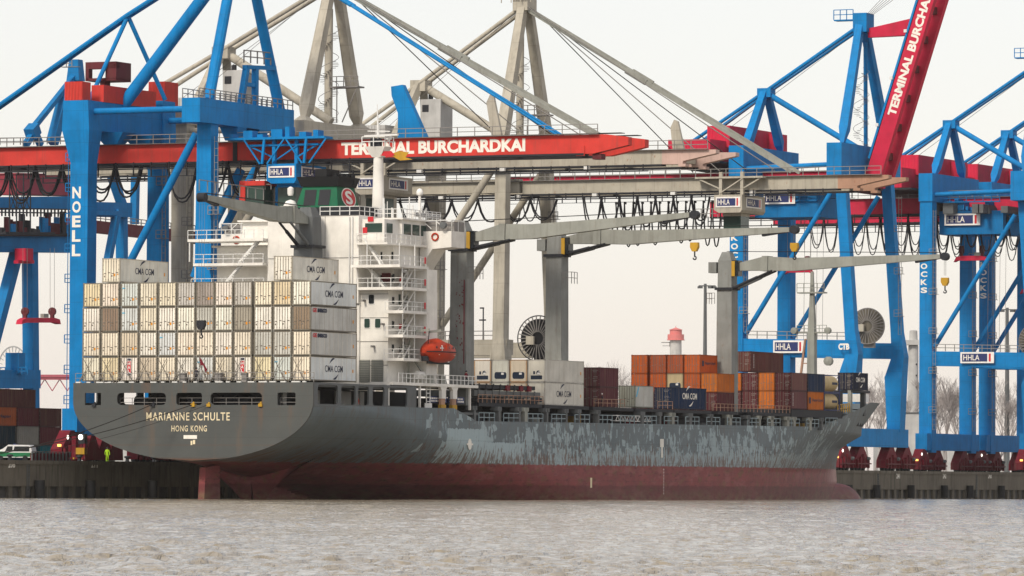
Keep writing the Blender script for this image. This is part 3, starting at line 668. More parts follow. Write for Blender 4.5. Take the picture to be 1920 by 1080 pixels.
# funnel
fb = [(-.3, 27.0), (5.5, 27.0), (5.5, 33.0), (-.3, 33.0)]; ft = [(.35, 27.7), (5.0, 27.7), (5.0, 32.4), (.35, 32.4)]
mb = MB().frustum([(a, b, 35.9) for a, b in fb], [(a, b, 38.5) for a, b in ft]); fn = part('funnel', mb, 'green', ship)
part('funnel_base', MB().box(.1, 8.6, 27.1, 32.8, 34.8, 35.9), 'dark', fn)
mb = MB().frustum([(.2, 27.5, 38.5), (5.2, 27.5, 38.5), (5.2, 32.6, 38.5), (.2, 32.6, 38.5)], [(-.25, 27.1, 39.7), (5.6, 27.1, 39.7), (5.6, 33.0, 39.7), (-.25, 33.0, 39.7)])
mb.box(1.6, 3.2, 28.5, 32, 39.7, 40.7)
part('funnel_top', mb, 'black', fn)
for v, u in ((3.7, 30), (4.3, 30.6), (4.8, 31.0), (5.2, 31.6)): part('exhaust_pipe', MB().tube([(v, u, 38.8), (v, u, 40.2)], .36, 10), 'black', fn, smooth=True)
for a, b in ((.75, 2.35), (2.75, 4.3)):
    mb = MB(); sl_ = .7 / 2.6
    y0 = 27.0 + .25 * sl_ - .06; y1 = 27.0 + 2.2 * sl_ - .06
    mb.add([(a, y0, 36.15), (b, y0, 36.15), (b, y1, 38.1), (a, y1, 38.1)], [(0, 1, 2, 3)]); g_ = part('grille', mb, 'dark', fn)
# starboard funnel face emblem
def fpt(u, z): return Vector((5.5 - .5 * (z - 35.9) / 2.6 + .05, u, z))
mb = MB(); cc = (30.4, 37.2)
mb.add([fpt(cc[0] + 1.95 * x, cc[1] + 1.22 * y) for x, y in poly(28)], [tuple(range(28))]); eb = part('emblem', mb, 'letter_white', fn)
mb = MB(); mb.add([fpt(cc[0] + 1.75 * x, cc[1] + 1.08 * y) + Vector((.02, 0, 0)) for x, y in poly(28)], [tuple(range(28))]); part('emblem', mb, 'sign_red', fn)
vs, fs = text_mesh('S', .03); mb = MB(); mb.add([fpt(cc[0] - .95 + 1.9 * x, cc[1] - .85 + 1.7 * y) + Vector((.04, 0, 0)) for x, y, _ in vs], fs); part('emblem', mb, 'letter_white', fn)
# radar mast and top clutter
mb = MB(); mb.tube([(5.6, 38, 34.6), (5.6, 38, 43.4)], .8, 12, r2=.58); ms = part('radar_mast', mb, 'white', ship, smooth=True)
mb = MB().frustum(MB().rect(5.6, 38, 42.6, 1.2, 1.2), MB().rect(5.6, 38, 43.9, 2.8, 2.2)); part('mast_platform', mb, 'white', ms)
mb = MB(); mb.railing([(4.0, 36.6, 43.9), (7.2, 36.6, 43.9), (7.2, 39.0, 43.9)], 1.2, 1.2, .05); part('railing', mb, 'rail_white', ms)
mb = MB(); mb.tube([(5.6, 38, 43.9), (5.4, 38, 49.2)], .22, 8, r2=.05); mb.beam((4.1, 38, 45.9), (7.2, 38, 45.8), .12, .12); mb.beam((4.6, 38, 47.2), (6.4, 38, 47.2), .07, .07)
mb.lathe([(.1, 0), (.4, .2), (.4, .6), (.1, .8)], (7.0, 38, 44.6), 10); mb.beam((8.8, 37, 45.3), (3.6, 38.2, 45.3), .25, .22); part('antenna', mb, 'rail_white', ms)
mb = MB(); mb.box(5.0, 6.3, 36.9, 37.6, 43.9, 44.9); part('mast_lamp', mb, 'dark', ms)
fl = part('signal_flag', MB().prism([(7.5, 42.9), (8.7, 43.3), (10.1, 43.1), (9.6, 42.5), (10.6, 42.2), (8.9, 42.1), (8.3, 42.4)], 'u', 37.4, 37.46), 'yellow', ms)
part('signal_flag', MB().prism([(6.3, 43.3), (7.7, 43.3), (8.2, 42.8), (7.2, 42.6), (6.2, 42.8)], 'u', 37.3, 37.36), 'sign_red', ms)
for k in range(16):
    v = R_.uniform(8.3, 13); u = R_.uniform(30, 38); z1 = R_.uniform(35.6, 37.4); part('deckhouse_pipe', MB().tube([(v, u, 34.6), (v, u, z1)], R_.choice([.05, .08, .14]), 6), 'rail_white', ship)
for v, u, r_, z in ((12.8, 35, .42, 37.6), (-1.0, 27.0, .95, 35.0)):
    mb = MB().lathe([(r_ * .8, 0), (r_, r_ * .4), (r_, r_ * 1.1), (r_ * .6, r_ * 1.8), (.05, r_ * 2)], (v, u, z), 14); mb.tube([(v, u, 34.6), (v, u, z)], .18, 8); part('radome', mb, 'sign_white', ship, smooth=True)
part('radome', MB().lathe([(.3, 0), (.4, .3), (.4, .9), (.1, 1.1)], (-1.0, 27, 37.4), 12), 'sign_white', ship, smooth=True)
sb_ = part('name_board', MB().box(12.7, 12.78, 33.5, 41, 34.9, 35.5), 'sign_white', ship)
mb = MB(); lettering(mb, 'MARIANNE SCHULTE', (12.79, 33.7, 35.03), W=7.1, H=.34, bold=.02, **STB); part('lettering', mb, 'ink', sb_)
# boat deck, white edge with legs, signs
part('boat_deck', MB().box(12.9, 16.05, 21.2, 45.4, 13.95, 14.3).box(-15.9, -12.9, 21.2, 45.4, 13.95, 14.3), 'white', ship)
for px in (728, 787, 881): u = onV(px, 740, 15.9).y; part('deck_leg', MB().box(15.7, 15.95, u, u + .22, 11.2, 13.95), 'white', ship)
for px in (830, 851): 
    u = onV(px, 740, 15.9).y; mb = MB(); mb.prism([(u - .9, 13.95), (u + 1.1, 13.95), (u + .75, 13.5), (u + .75, 12.5), (u - .45, 12.5), (u - .45, 13.5)], 'v', 15.6, 16.0); part('deck_leg', mb, 'white', ship)
for px in (830, 851): u = onV(px, 740, 15.9).y; part('rusty_leg', MB().box(15.55, 15.9, u - .4, u + .7, 11.35, 12.5), 'primer', ship); part('leg_foot', MB().box(15.5, 15.98, u - .5, u + .8, 11.2, 11.75), 'yellow', ship)
for px, w in ((805, 33), (841, 8), (857, 14)):
    u = onV(px, 745, 15.4).y; u1 = onV(px + w, 745, 15.4).y; s_ = part('deck_sign', MB().box(15.3, 15.36, u, u1, 12.0, 12.75), 'navy', ship)
    mb = MB()
    for zz in (12.1, 12.42):
        a = u + .25
        while a < u1 - .35: w_ = R_.uniform(.15, .45); mb.box(15.36, 15.38, a, min(a + w_, u1 - .1), zz, zz + .2); a += w_ + .14
    part('lettering', mb, 'letter_white', s_)
part('white_hatch', MB().box(15.3, 15.4, onV(797, 760, 15.4).y, onV(810, 760, 15.4).y, 11.3, 11.9), 'sign_white', ship)
mb = MB(); u = onV(803, 730, 15.6).y
for sgn in (-.5, .5): mb.beam((15.6, u + sgn, 11.9), (15.6, u + sgn, 13.95), .1, .1)
for k in range(4): mb.beam((15.6, u - .5, 12.1 + .5 * k), (15.6, u + .5, 12.1 + .5 * k), .08, .08)
part('ladder', mb, 'rail_white', ship)
mb = MB(); mb.railing([(15.9, 23, 14.3), (15.9, 45, 14.3)], 1.1, 1.1, .04); part('railing', mb, 'rail_white', ship)
lb = MB(); c = Vector((15.9, onV(671, 753, 16).y, 11.75)); lb.tube([c + Vector((0, .4 * math.cos(t), .4 * math.sin(t))) for t in np.linspace(0, 6.2832, 17)], .1, 6, cap=False); part('lifebuoy', lb, 'orange', ship, smooth=True)
for u in (30.0, 32.0): part('liferaft_drum', MB().lathe([(.2, 0), (.5, .1), (.5, 1.4), (.2, 1.5)], (15.0, u, 15.3), 12, axis=1), 'sign_white', ship, smooth=True)
for u in (31.2, 34.6):                 # davit arms and white feet
    mb = MB(); mb.beam((13.6, u - 1.6, 17.4), (15.2, u - 2.4, 20.6), .45, .3); mb.beam((15.2, u - 2.4, 20.6), (17.0, u - 1.9, 20.8), .35, .3); mb.beam((13.2, u, 14.3), (14.2, u - 2, 19.0), .3, .25); mb.beam((15.6, u + 1.2, 14.3), (14.4, u - 1.5, 17.6), .22, .2)
    mb.prism([(u + .6, 14.3), (u + 2.2, 14.3), (u + 1.4, 15.3), (u + .6, 15.3)], 'v', 15.2, 15.9); part('davit', mb, 'jib_grey', ship)
# side marks on the hull
mb = MB(); p = onV(1238, 830, 16.15); mb.box(16.12, 16.15, p.y, p.y + 1.2, p.z - .6, p.z + .5); mb.box(16.12, 16.15, p.y + .4, p.y + .9, p.z - 2.0, p.z - .6); part('hull_mark', mb, 'letter_white', ship)
mb = MB(); p = onV(881, 833, 16.15); mb.prism([(p.y + .55 * x, p.z + .7 * y) for x, y in poly(12)], 'v', 16.12, 16.16); mb.box(16.12, 16.17, p.y - .9, p.y + .9, p.z - .1, p.z + .1); part('hull_mark', mb, 'letter_white', ship)
mb = MB(); p = onV(1108, 905, 16.15); mb.box(16.11, 16.16, p.y - .15, p.y + .35, 1.6, 2.9); part('hull_mark', mb, 'name_paint', ship)
mb = MB()
for k in range(9): mb.box(16.11, 16.14, onV(1244, 800, 16.1).y, onV(1244, 800, 16.1).y + .2, .8 + .4 * k, .95 + .4 * k)
part('draught_mark', mb, 'letter_white', ship)
# forecastle: breakwater, foremast, bulwark stays, anchor bolster
mb = MB().prism([(-10, 12.6), (10, 12.6), (10, 15.8), (-10, 15.8)], 'u', 184.0, 184.3); part('breakwater', mb, 'dark', ship)
for v in (-10.2, -5, 0, 5, 9.9): part('deck_pillar', MB().box(v, v + .5, 186.5, 187.2, 12.4, 16.15), 'jib_grey', ship)
part('deck_pillar', MB().box(9.4, 10.1, 192.8, 193.4, 12.4, 16.15), 'grey', ship)
part('container_bench', MB().box(-10.4, 10.4, 186.6, 194.4, 15.85, 16.15), 'dark', ship)
mb = MB(); mb.railing([(10.2, 186.7, 13), (5.2, 186.7, 13)], 1.1, 1.2, .05); mb.railing([(12.5, 176, 12.6), (10.4, 186, 13.0)], 1.2, 1.5, .05); part('railing', mb, 'yellow', ship)
mb = MB().lathe([(.4, 0), (1.2, .2), (1.2, .9), (.4, 1.1)], (6.3, 186.3, 14.6), 14, axis=1); part('windlass', mb, 'dark', ship, smooth=True)
part('deckhouse', MB().box(4.5, 8, 197.5, 200, 14.6, 15.8), 'sign_white', ship)
mb = MB(); mb.post([(0, 197, 12.5, 1.3, 1.3), (0, 197, 24.5, 1.1, 1.1), (0, 197, 28.8, .75, .75), (0, 197, 34.2, .35, .35)]); fm = part('foremast', mb, 'jib_grey', ship)
mb = MB(); mb.beam((-2.6, 197, 12.6), (-1.1, 197, 24.0), .3, .3); mb.beam((-1.6, 197, 20.4), (0, 197, 20.4), .15, .15); mb.beam((-1.2, 197, 24), (0, 197, 24), .15, .15); part('mast_strut', mb, 'primer', fm)
mb = MB(); mb.box(-2.2, 2.2, 196.3, 197.6, 30.9, 31.1); mb.railing([(-2.2, 196.3, 31.1), (2.2, 196.3, 31.1)], 1.3, 1.1, .04); mb.box(-2.6, 2.8, 196.6, 197.3, 24.9, 25.1); mb.railing([(-2.3, 196.6, 25.1), (2.5, 196.6, 25.1)], 1.0, 1.1, .04); part('mast_platform', mb, 'jib_grey', fm)
for v in (-2.6, 2.8): part('floodlight', MB().lathe([(.1, -.5), (.5, -.4), (.5, .3), (.15, .5)], (v, 196.4, 25.3), 10, axis=1), 'jib_grey', fm, smooth=True)
part('floodlight', MB().lathe([(.1, -.6), (.7, -.4), (.7, .3), (.2, .5)], (3.0, 196.2, 20.7), 10, axis=1), 'jib_grey', fm, smooth=True)
mb = MB(); 
for px in (1598, 1607, 1614):
    p = onV(px - 28, 798, 9.8)
for k, u in enumerate((190.5, 194.5, 198.5)):
    z = 10.9; b_ = halfb(u, z) + .02; mb.box(b_ - .3, b_ + .05, u, u + .9, z, z + .7)
part('fairlead', mb, 'dark', ship)

# ---------------- deck cranes
def deck_crane(v, u, ztop_, zbot, ang, reach, jz0, jz1, label=None, hook=None, w=2.2, mat='crane_grey', ro=3.6):
    mb = MB(); mb.post([(v, u, zbot, w * 1.08, w * 1.08), (v, u, ztop_ - ro - .1, w, w)]); col = part('crane_column', mb, mat, ship, label=label)
    mb = MB().box(v - w * .62, v + w * .62, u - w * .62, u + w * .62, ztop_ - ro - .1, ztop_ - ro + .25); part('slewing_ring', mb, 'dark', col)
    mb = MB(); mb.post([(v, u, ztop_ - ro + .25, w * .95, w * .95), (v, u, ztop_ - 1.2, w * .9, w * .9), (v, u, ztop_, w * .5, w * .6)]); part('crane_house', mb, mat, col)
    d = Vector((math.cos(ang), math.sin(ang), 0)); s = Vector((-d.y, d.x, 0))
    p0 = Vector((v, u, jz0)) + d * .9; p2 = Vector((v, u, jz1)) + d * reach; pm = p0.lerp(p2, .16) + Vector((0, 0, .35)); 
    mb = MB(); vs = []
    for q, h, ww in ((p0, .8, 1.3), (pm, 1.95, 1.6), (p0.lerp(p2, .30), 1.8, 1.5), (p2, .6, .8)):
        top = q + Vector((0, 0, h / 2)); bot = q - Vector((0, 0, h / 2)); vs += [bot - s * ww / 2, bot + s * ww / 2, top + s * ww / 2, top - s * ww / 2]
    fs = [(0, 3, 2, 1), (12, 13, 14, 15)]
    for i in range(3):
        for k in range(4): fs.append((i * 4 + k, i * 4 + (k + 1) % 4, i * 4 + 4 + (k + 1) % 4, i * 4 + 4 + k))
    mb.add(vs, fs); jb = part('jib', mb, 'jib_grey', col)
    mb = MB(); q = pm; ww = 2.0; mb.add([q - s * ww / 2 - d * .55 - Vector((0, 0, 1.06)), q + s * ww / 2 - d * .55 - Vector((0, 0, 1.06)), q + s * ww / 2 + d * .55 - Vector((0, 0, 1.06)), q - s * ww / 2 + d * .55 - Vector((0, 0, 1.06)),
        q - s * ww / 2 - d * .25 + Vector((0, 0, 1.03)), q + s * ww / 2 - d * .25 + Vector((0, 0, 1.03)), q + s * ww / 2 + d * .6 + Vector((0, 0, 1.03)), q - s * ww / 2 + d * .6 + Vector((0, 0, 1.03))], [(0, 3, 2, 1), (4, 5, 6, 7), (0, 1, 5, 4), (1, 2, 6, 5), (2, 3, 7, 6), (3, 0, 4, 7)]); part('jib_bracket', mb, 'jib_grey', col)
    for k, sg in enumerate((-.75, .75)):
        mb = MB(); a = Vector((v, u, ztop_ - ro + .2)) + d * 1.3 + s * sg; b = pm + d * 1.2 + s * sg - Vector((0, 0, 1.0)); mb.tube([a, a.lerp(b, .62)], .22, 8); mb.tube([a.lerp(b, .6), b], .15, 8); part('hydraulic_cylinder', mb, 'grey' if k else 'dark', col, smooth=True)
    mb = MB(); q = p2 + d * .6; mb.tube([q - s * .5, q + s * .5], .55, 12); mb.beam(p0.lerp(p2, .88) - Vector((0, 0, .4)), q + Vector((0, 0, .1)), .7, .6); part('jib_head', mb, 'dark', col, smooth=True)
    for sg in (-.3, .3):
        mb = MB(); mb.tube([Vector((v, u, ztop_ + .1)) + s * sg, p2 + Vector((0, 0, .55)) + s * sg], .035, 4); part('jib_rope', mb, 'rope', col)
    if hook:
        mb = MB(); hz = hook
        for sg in (-.35, 0, .35): mb.tube([q + s * sg - Vector((0, 0, .3)), Vector((q.x, q.y, hz + 1.2)) + s * sg], .02, 4)
        part('hoist_wire', mb, 'wire', col)
        c = Vector((q.x, q.y, hz)); mb = MB(); mb.prism([(c.x + a, c.z + b) for a, b in ((-.5, .9), (.5, .9), (.52, .3), (.25, -.2), (-.25, -.2), (-.52, .3))], 'u', c.y - .3, c.y + .3); part('hook_block', mb, 'yellow' if hz > 25 else 'dark', col)
        mb = MB(); mb.tube([c + Vector((0, 0, -.2)), c + Vector((0, 0, -.9))], .1, 6); mb.tube([c + Vector((.2 * math.cos(t), 0, -1.0 + .2 * math.sin(t))) for t in np.linspace(-3.3, 1.4, 9)], .09, 6); part('hook', mb, 'dark', col)
    return col, d, s
PI = math.pi
for v, u, zt, jz0, jz1, lab in ((13.3, 46.3, 34.8, 32.7, 35.2, 'grey ship crane column beside the bridge wing, dotted with rust spots'), (13.3, 75, 35.2, 33.6, 34.6, 'second ship crane behind the white reefers, column free against the sky'), (13.3, 132.2, 34.4, 32.2, 33.4, 'forward ship crane rising from the orange containers')):
    rc = {46.3: 31.0, 75: 32.6, 132.2: 31.6}[u]
    col, d, s = deck_crane(v, u, zt, 11.8, 0.0, rc, jz0, jz1, lab, hook={46.3: 30.9, 75: 32.0, 132.2: 29.6}[u], ro=5.2 if u > 100 else 3.6)
    mb = MB().box(v + 1.15, v + 2.1, u - 1.1, u + .4, zt - 3.4, zt - 1.2); part('crane_cab', mb, 'glass_dark', col)
    part('cab_ladder_panel', MB().box(v + 1.12, v + 1.6, u - 1.25, u - 1.12, zt - 3.4, zt - 1.3), 'yellow', col)
    mb = MB(); sd_ = -1 if u > 100 else 1; x0 = v + sd_ * 1.4; mb.railing([(x0, u - 1.2, zt - 7.2), (x0 + sd_ * 1.2, u - 1.2, zt - 7.2), (x0 + sd_ * 1.2, u + .6, zt - 7.2)], 1.5, .7, .035); part('ladder_platform', mb, 'rail', col)
    part('counter_box', MB().box(v - 2.5, v - 1.3, u - .9, u + .5, zt - 2.9, zt - 1.4), 'crane_grey', col)
for px, py in ((872, 640), (874, 600), (870, 570)): pass
mb = MB()                               # rust-red cable run and spots up the first column
mb.box(14.2, 14.32, 44.86, 44.9, 17.0, 27.5)
for k in range(34):
    z = R_.uniform(17, 28); vv = R_.uniform(13.0, 14.1); r_ = R_.uniform(.05, .14); mb.box(vv, vv + r_, 44.88, 44.91, z, z + r_ * R_.uniform(1, 2))
part('rust_spots', mb, 'bogie', ship, stuff=True)
col, d, s = deck_crane(3.4, 23.2, 35.7, 26.0, -PI / 2, 27.0, 34.0, 35.6, 'aft ship crane in front of the casing with its jib laid over the stern stack', hook=20.2, w=2.6, mat='grey', ro=4.9)
mb = MB(); mb.railing([(2.0, 14, 36.2), (2.0, -2.5, 36.5)], 1.3, 2.0, .05, rows=(1.0,)); part('jib_rail', mb, 'rail', ship)
part('crane_nameplate', MB().box(2.35, 2.42, 8.5, 12.5, 35.3, 35.75), 'dark', ship)
# ------------------------------------------------------------------ containers
CW = 2.44
_cm = {}
def cmeshes(kind, L, H):
    k = (kind, L, H)
    if k in _cm: return _cm[k]
    h = CW / 2; d = {}
    mb = MB()
    if kind == 'reefer' or kind == 'machine':
        mb.box(-h + .04, h - .03, .06, L - .06, .1, H - .08)
        for i in range(1, int(L / 1.2)): mb.box(h - .03, h - .018, i * 1.2, i * 1.2 + .04, .15, H - .12)
    else:                               # corrugated steel sides
        mb.box(-h + .05, h - .10, .06, L - .06, .1, H - .06)
        n = int(L / .56); vs = []; fs = []; st = (L - .3) / n
        for i in range(n):
            a = .15 + i * st
            for y, x in ((a, h - .035), (a + st * .32, h - .035), (a + st * .5, h - .10), (a + st * .82, h - .10)):
                vs += [(x, y, .14), (x, y, H - .1)]
        vs += [(h - .035, L - .15, .14), (h - .035, L - .15, H - .1)]
        for i in range(len(vs) // 2 - 1): fs.append((2 * i, 2 * i + 2, 2 * i + 3, 2 * i + 1))
        mb.add(vs, fs)
    d['body'] = mb.mesh('container_body')
    mb = MB(); p = .16 if kind != 'dry' else .11
    for x0, x1 in ((-h, -h + p), (h - p, h)):
        for y0, y1 in ((0, .14), (L - .14, L)): mb.box(x0, x1, y0, y1, 0, H)
        mb.box(x0 + (.02 if x0 < 0 else p - .09), x0 + (.09 if x0 < 0 else p - .005), .14, L - .14, .01, .15); mb.box(x0 + (.02 if x0 < 0 else p - .09), x0 + (.09 if x0 < 0 else p - .005), .14, L - .14, H - .1, H - .005)
    for y0, y1 in ((.01, .12), (L - .12, L - .01)): mb.box(-h + p, h - p, y0, y1, .01, .14); mb.box(-h + p, h - p, y0, y1, H - .12, H - .01)
    d['frame'] = mb.mesh('container_frame')
    mb = MB()
    for x in (-h, h - .18):
        for z in (-.015, H - .13):
            mb.box(x - .01, x + .19, -.012, .17, z, z + .14); mb.box(x - .01, x + .19, L - .17, L + .012, z, z + .14)
    d['corner_casting'] = mb.mesh('corner_casting')
    for s, nm in ((-1, 'l'), (1, 'r')):
        a, b = (-h + p + .01, -.02) if s < 0 else (.02, h - p - .01)
        mb = MB()
        mb.box(a, b, .03, .08, .15, H - .13)
        if kind == 'dry':
            for z in np.arange(.45, H - .4, .48): mb.box(a + .03, b - .03, .005, .03, z, z + .2)
        else:
            w = (b - a) / 3
            for i in range(3): mb.box(a + w * i + .05, a + w * (i + 1) - .05, .015, .03, .22, H - .2)
        d['door' + nm] = mb.mesh('container_door')
        mb = MB(); w = (b - a) / 3 if kind != 'dry' else (b - a) / 2.6
        xs = (a + w, b - w)
        for x in xs:
            mb.box(x - .024, x + .024, -.03, .005, .08, H - .07)
            for z in (.35, H - .45): mb.box(x - .06, x + .06, -.035, .004, z, z + .05)
        mb.box(xs[0] - .25, xs[0] + .05, -.045, -.01, 1.05, 1.12); mb.box(xs[1] - .05, xs[1] + .25, -.045, -.01, 1.15, 1.22)
        x = a - .02 if s < 0 else b + .02
        for z in (.4, .95, 1.5, 2.05, H - .35): mb.box(x - .05, x + .05, -.02, .01, z, z + .07)
        if s > 0: mb.box(-.035, .035, .0, .03, .15, H - .13)
        d['bar' + nm] = mb.mesh('locking_bar')
    mb = MB(); mb.box(-h + p, h - p, .04, .09, .13, H - .12)
    d['end_panel'] = mb.mesh('end_panel')
    mb = MB(); vs = [(a * .86, b) for a, b in rrect(-.98, .98, .42, 1.3, .28)]; mb.prism(vs, 'u', .02, .05)
    d['unit'] = mb.mesh('refrigeration_unit')
    mb = MB(); mb.box(-.8, .8, .015, .045, .35, .85); mb.box(-.45, -.2, .01, .05, 1.0, 1.4); mb.prism([(.25 + .27 * x, 1.2 + .3 * y) for x, y in poly(8)], 'u', .01, .05)
    d['unit2'] = mb.mesh('refrigeration_unit')
    mb = MB(); mb.box(.12, .48, -.01, .02, .95, 1.22); mb.box(.3, .62, -.012, .018, 1.3, 1.36)
    d['fan'] = mb.mesh('unit_cover')
    mb = MB(); mb.box(.30, .58, -.004, .026, .75, 1.05); mb.prism([(.78, .88), (1.0, .88), (.89, 1.08)], 'u', -.004, .026)
    d['sticker'] = mb.mesh('warning_sticker')
    mb = MB(); mb.box(-.98, -.82, -.004, .026, .62, .82); mb.box(.0, .2, -.004, .026, .70, .86)
    d['sticker2'] = mb.mesh('data_plate')
    mb = MB(); mb.box(-1.0, -.62, -.004, .026, H - .75, H - .6)
    d['blue_sticker'] = mb.mesh('blue_sticker')
    mb = MB()                           # door data text of a dry box: rows of small print
    for r_, (x0, x1, z) in enumerate(((.2, .95, H - .42), (.25, .8, H - .62), (.3, .9, H - 1.25), (.3, .55, H - 1.45), (.65, .9, H - 1.45), (.3, .85, H - 1.75), (.3, .7, H - 1.92))): mb.box(x0, x1, -.004, .028, z, z + .04)
    d['print'] = mb.mesh('door_print')
    _cm[k] = d; return d
for n_, c_, in (('sticker_blue', (.10, .42, .62)), ('print_white', (.42, .38, .36))): M[n_] = flat(n_, c_)
def container(kind, v, u, z, L, H, col, label, group, frame=None, marks=('sticker',), name='shipping_container', fan=0):
    d = cmeshes(kind, L, H); t = thing(name, label, 'shipping container', (v, u, z), group)
    fc = frame or tuple(x * .62 for x in col)
    b = part('body', d['body'], 'cbody', t, color=col)
    part('frame', d['frame'], 'frame', t, color=fc)
    part('corner_casting', d['corner_casting'], 'frame', t, color=tuple(x * .35 for x in col))
    if kind == 'machine':
        e_ = part('end_panel', d['end_panel'], 'cbody', t, color=col); part('refrigeration_unit', d['unit2' if fan else 'unit'], 'reefer_dark', e_); part('unit_cover', d['fan'], 'sign_white', e_)
    else:
        for s in 'lr':
            q = part('door', d['door' + s], 'cbody', t, color=col); part('locking_bar', d['bar' + s], 'bar', q)
            if s == 'r':
                for k in marks:
                    part({'sticker': 'warning_sticker', 'sticker2': 'data_plate', 'blue': 'blue_sticker', 'print': 'door_print'}[k], d[{'sticker': 'sticker', 'sticker2': 'sticker2', 'blue': 'blue_sticker', 'print': 'print'}[k]], {'sticker': 'sticker', 'sticker2': 'bar', 'blue': 'sticker_blue', 'print': 'print_white'}[k], q)
    return t
def side_text(t, s, y, z, W, H_, mat='ink', bold=.02, arcs=False):
    mb = MB(); lettering(mb, s, (CW / 2 - .015, y, z), W=W, H=H_, bold=bold, **STB); o = part('side_lettering', mb, mat, t, base=(0, 0, 0))
    if arcs:
        cx, cz = y + W / 2, z + H_ / 2
        for s_, o0 in ((1, (-.10 * W, H_ * 1.25)), (-1, (.10 * W, -H_ * 1.25))):
            mb = MB(); vs = []; n = 8; x0, z0 = cx + o0[0], cz + o0[1]
            for i in range(n + 1):
                f = i / n; th = max(.02, .17 * math.sin(PI * min(1, f * 1.05)) ** .8 * H_)
                x = x0 + s_ * (f - .5) * .30 * W; zz = z0 + s_ * ((f - .5) * .16 - (f - .5) ** 2 * .20 + .03) * W * .8
                vs += [(CW / 2 + .01, x, zz - th), (CW / 2 + .01, x, zz + th)]
            mb.add(vs, [(2 * i, 2 * i + 2, 2 * i + 3, 2 * i + 1) for i in range(n)]); part('side_emblem', mb, mat, t, base=(0, 0, 0))
    return o
ORD = ['first', 'second', 'third', 'fourth', 'fifth', 'sixth', 'seventh', 'eighth', 'ninth', 'tenth', 'eleventh', 'twelfth']
CR = (.86, .79, .64); CY = (.80, .69, .47); WH = (.90, .86, .76); BL = (.72, .75, .72); GY = (.60, .59, .54); BR = (.29, .22, .155); DG = (.38, .34, .29); BE = (.68, .59, .46); WM = (.87, .78, .63)
NMC = {CR: 'cream', CY: 'yellowed cream', WH: 'white', BL: 'pale blue-grey', GY: 'grey', BR: 'dirty brown', DG: 'dark grimy grey', BE: 'dirty beige', WM: 'warm cream'}
grid = [[CY, CR, BL, CR, WM, GY, DG, WH, GY, CR, CY, WH],
        [WH, BR, BL, WM, WH, WH, GY, WH, DG, WH, WH, BR],
        [CR, CR, BE, WH, BL, CR, CR, WH, CR, GY, GY, CR],
        [CR, CY, WH, BE, CR, WH, BL, CR, WH, CY, BL, CR]]
def colv(i): return -15.9 + 1.22 + 2.545 * i + (.17 if i > 8 else 0) + (.1 if i > 1 else 0)
SU, SZ, SP = 1.6, 14.1, 2.96
for r_, row in enumerate(grid):
    for i, c in enumerate(row):
        mk = []
        if c in (BL,): mk.append('blue')
        if c not in (BR,) and (i * 7 + r_ * 3) % 5 != 3: mk.append('sticker')
        mk.append('sticker2')
        j = tuple(min(.92, x * R_.uniform(.97, 1.02)) for x in c)
        if i == 11: lab = ('white container with its side lettered CMA CGM in the %s row of the stern stack' % ORD[r_] if r_ in (0, 3) else '%s container with GE seaco on its side, %s row of the stern stack' % (NMC[c], ORD[r_]))
        else: lab = '%s container, %s from left in the %s row of the stern stack' % (NMC[c], ORD[i], ('top full', 'second', 'third', 'bottom')[r_])
        t = container('reefer', colv(i), SU + R_.uniform(-.06, .06), SZ + SP * (3 - r_), 12.19, 2.9, j, lab, 'refrigerated containers stacked at the stern', frame=tuple(x * .24 for x in CR), marks=mk, name='refrigerated_container')
        if i == 11:
            side = (.74, .77, .76) if r_ in (0, 3) else (.56, .56, .53)
            part('side_panel', MB().box(CW / 2 - .03, CW / 2 - .022, .2, 12.0, .16, 2.78), 'cbody', t, color=side, base=(0, 0, 0))
            if r_ in (0, 3): side_text(t, 'CMA CGM', 3.8, 1.1, 4.7, .78, arcs=True, bold=.004)
            else: side_text(t, 'GE', .5, 2.15, 1.1, .5, 'sign_red', bold=.05); side_text(t, 'seaco', 1.75, 2.15, 2.5, .5, bold=.05)
            part('side_label', MB().box(CW / 2 - .012, CW / 2 + .0, 11.1, 11.35, 1.1, 1.5), 'sticker', t, base=(0, 0, 0))
        if r_ == 3 and i in (2, 8):
            t.children[0]
            mb = MB().box(-.3, .28, -.06, -.05, .62, 2.75); q = part('carrier_panel', mb, 'sign_white', t, base=(0, 0, 0))
            mb = MB().box(-.24, .24, -.075, -.065, .95, 2.35); part('red_panel', mb, 'sign_red', q, base=(0, 0, 0)); mb = MB().box(-.24, .24, -.075, -.065, 2.45, 2.7).box(-.24, .24, -.075, -.065, .68, .88); part('dark_panel', mb, 'ink', q, base=(0, 0, 0))
            mb = MB()
            for k, ch in enumerate('HAL'): lettering(mb, ch, (-.16, -.075, 1.9 - .45 * k), W=.32, H=.36, bold=.03, **AFT)
            part('lettering', mb, 'sign_white', q, base=(0, 0, 0))
for i, lab in ((1, 'white CMA CGM container alone on top of the left end of the stern stack'), (10, 'white CMA CGM container alone on top near the right end of the stern stack')):
    t = container('reefer', colv(i), SU + .1, SZ + SP * 4, 12.19, 2.9, WH if i > 5 else CR, lab, 'refrigerated containers stacked at the stern', frame=tuple(x * .5 for x in CR), marks=('sticker', 'sticker2'), name='refrigerated_container')
    part('side_panel', MB().box(CW / 2 - .03, CW / 2 - .022, .2, 12.0, .16, 2.78), 'cbody', t, color=(.68, .66, .60), base=(0, 0, 0)); side_text(t, 'CMA CGM', 3.8, 1.1, 4.7, .78, arcs=True, bold=.004)
    part('side_label', MB().box(CW / 2 - .012, CW / 2 + .0, 11.1, 11.35, 1.1, 1.5), 'sticker', t, base=(0, 0, 0))
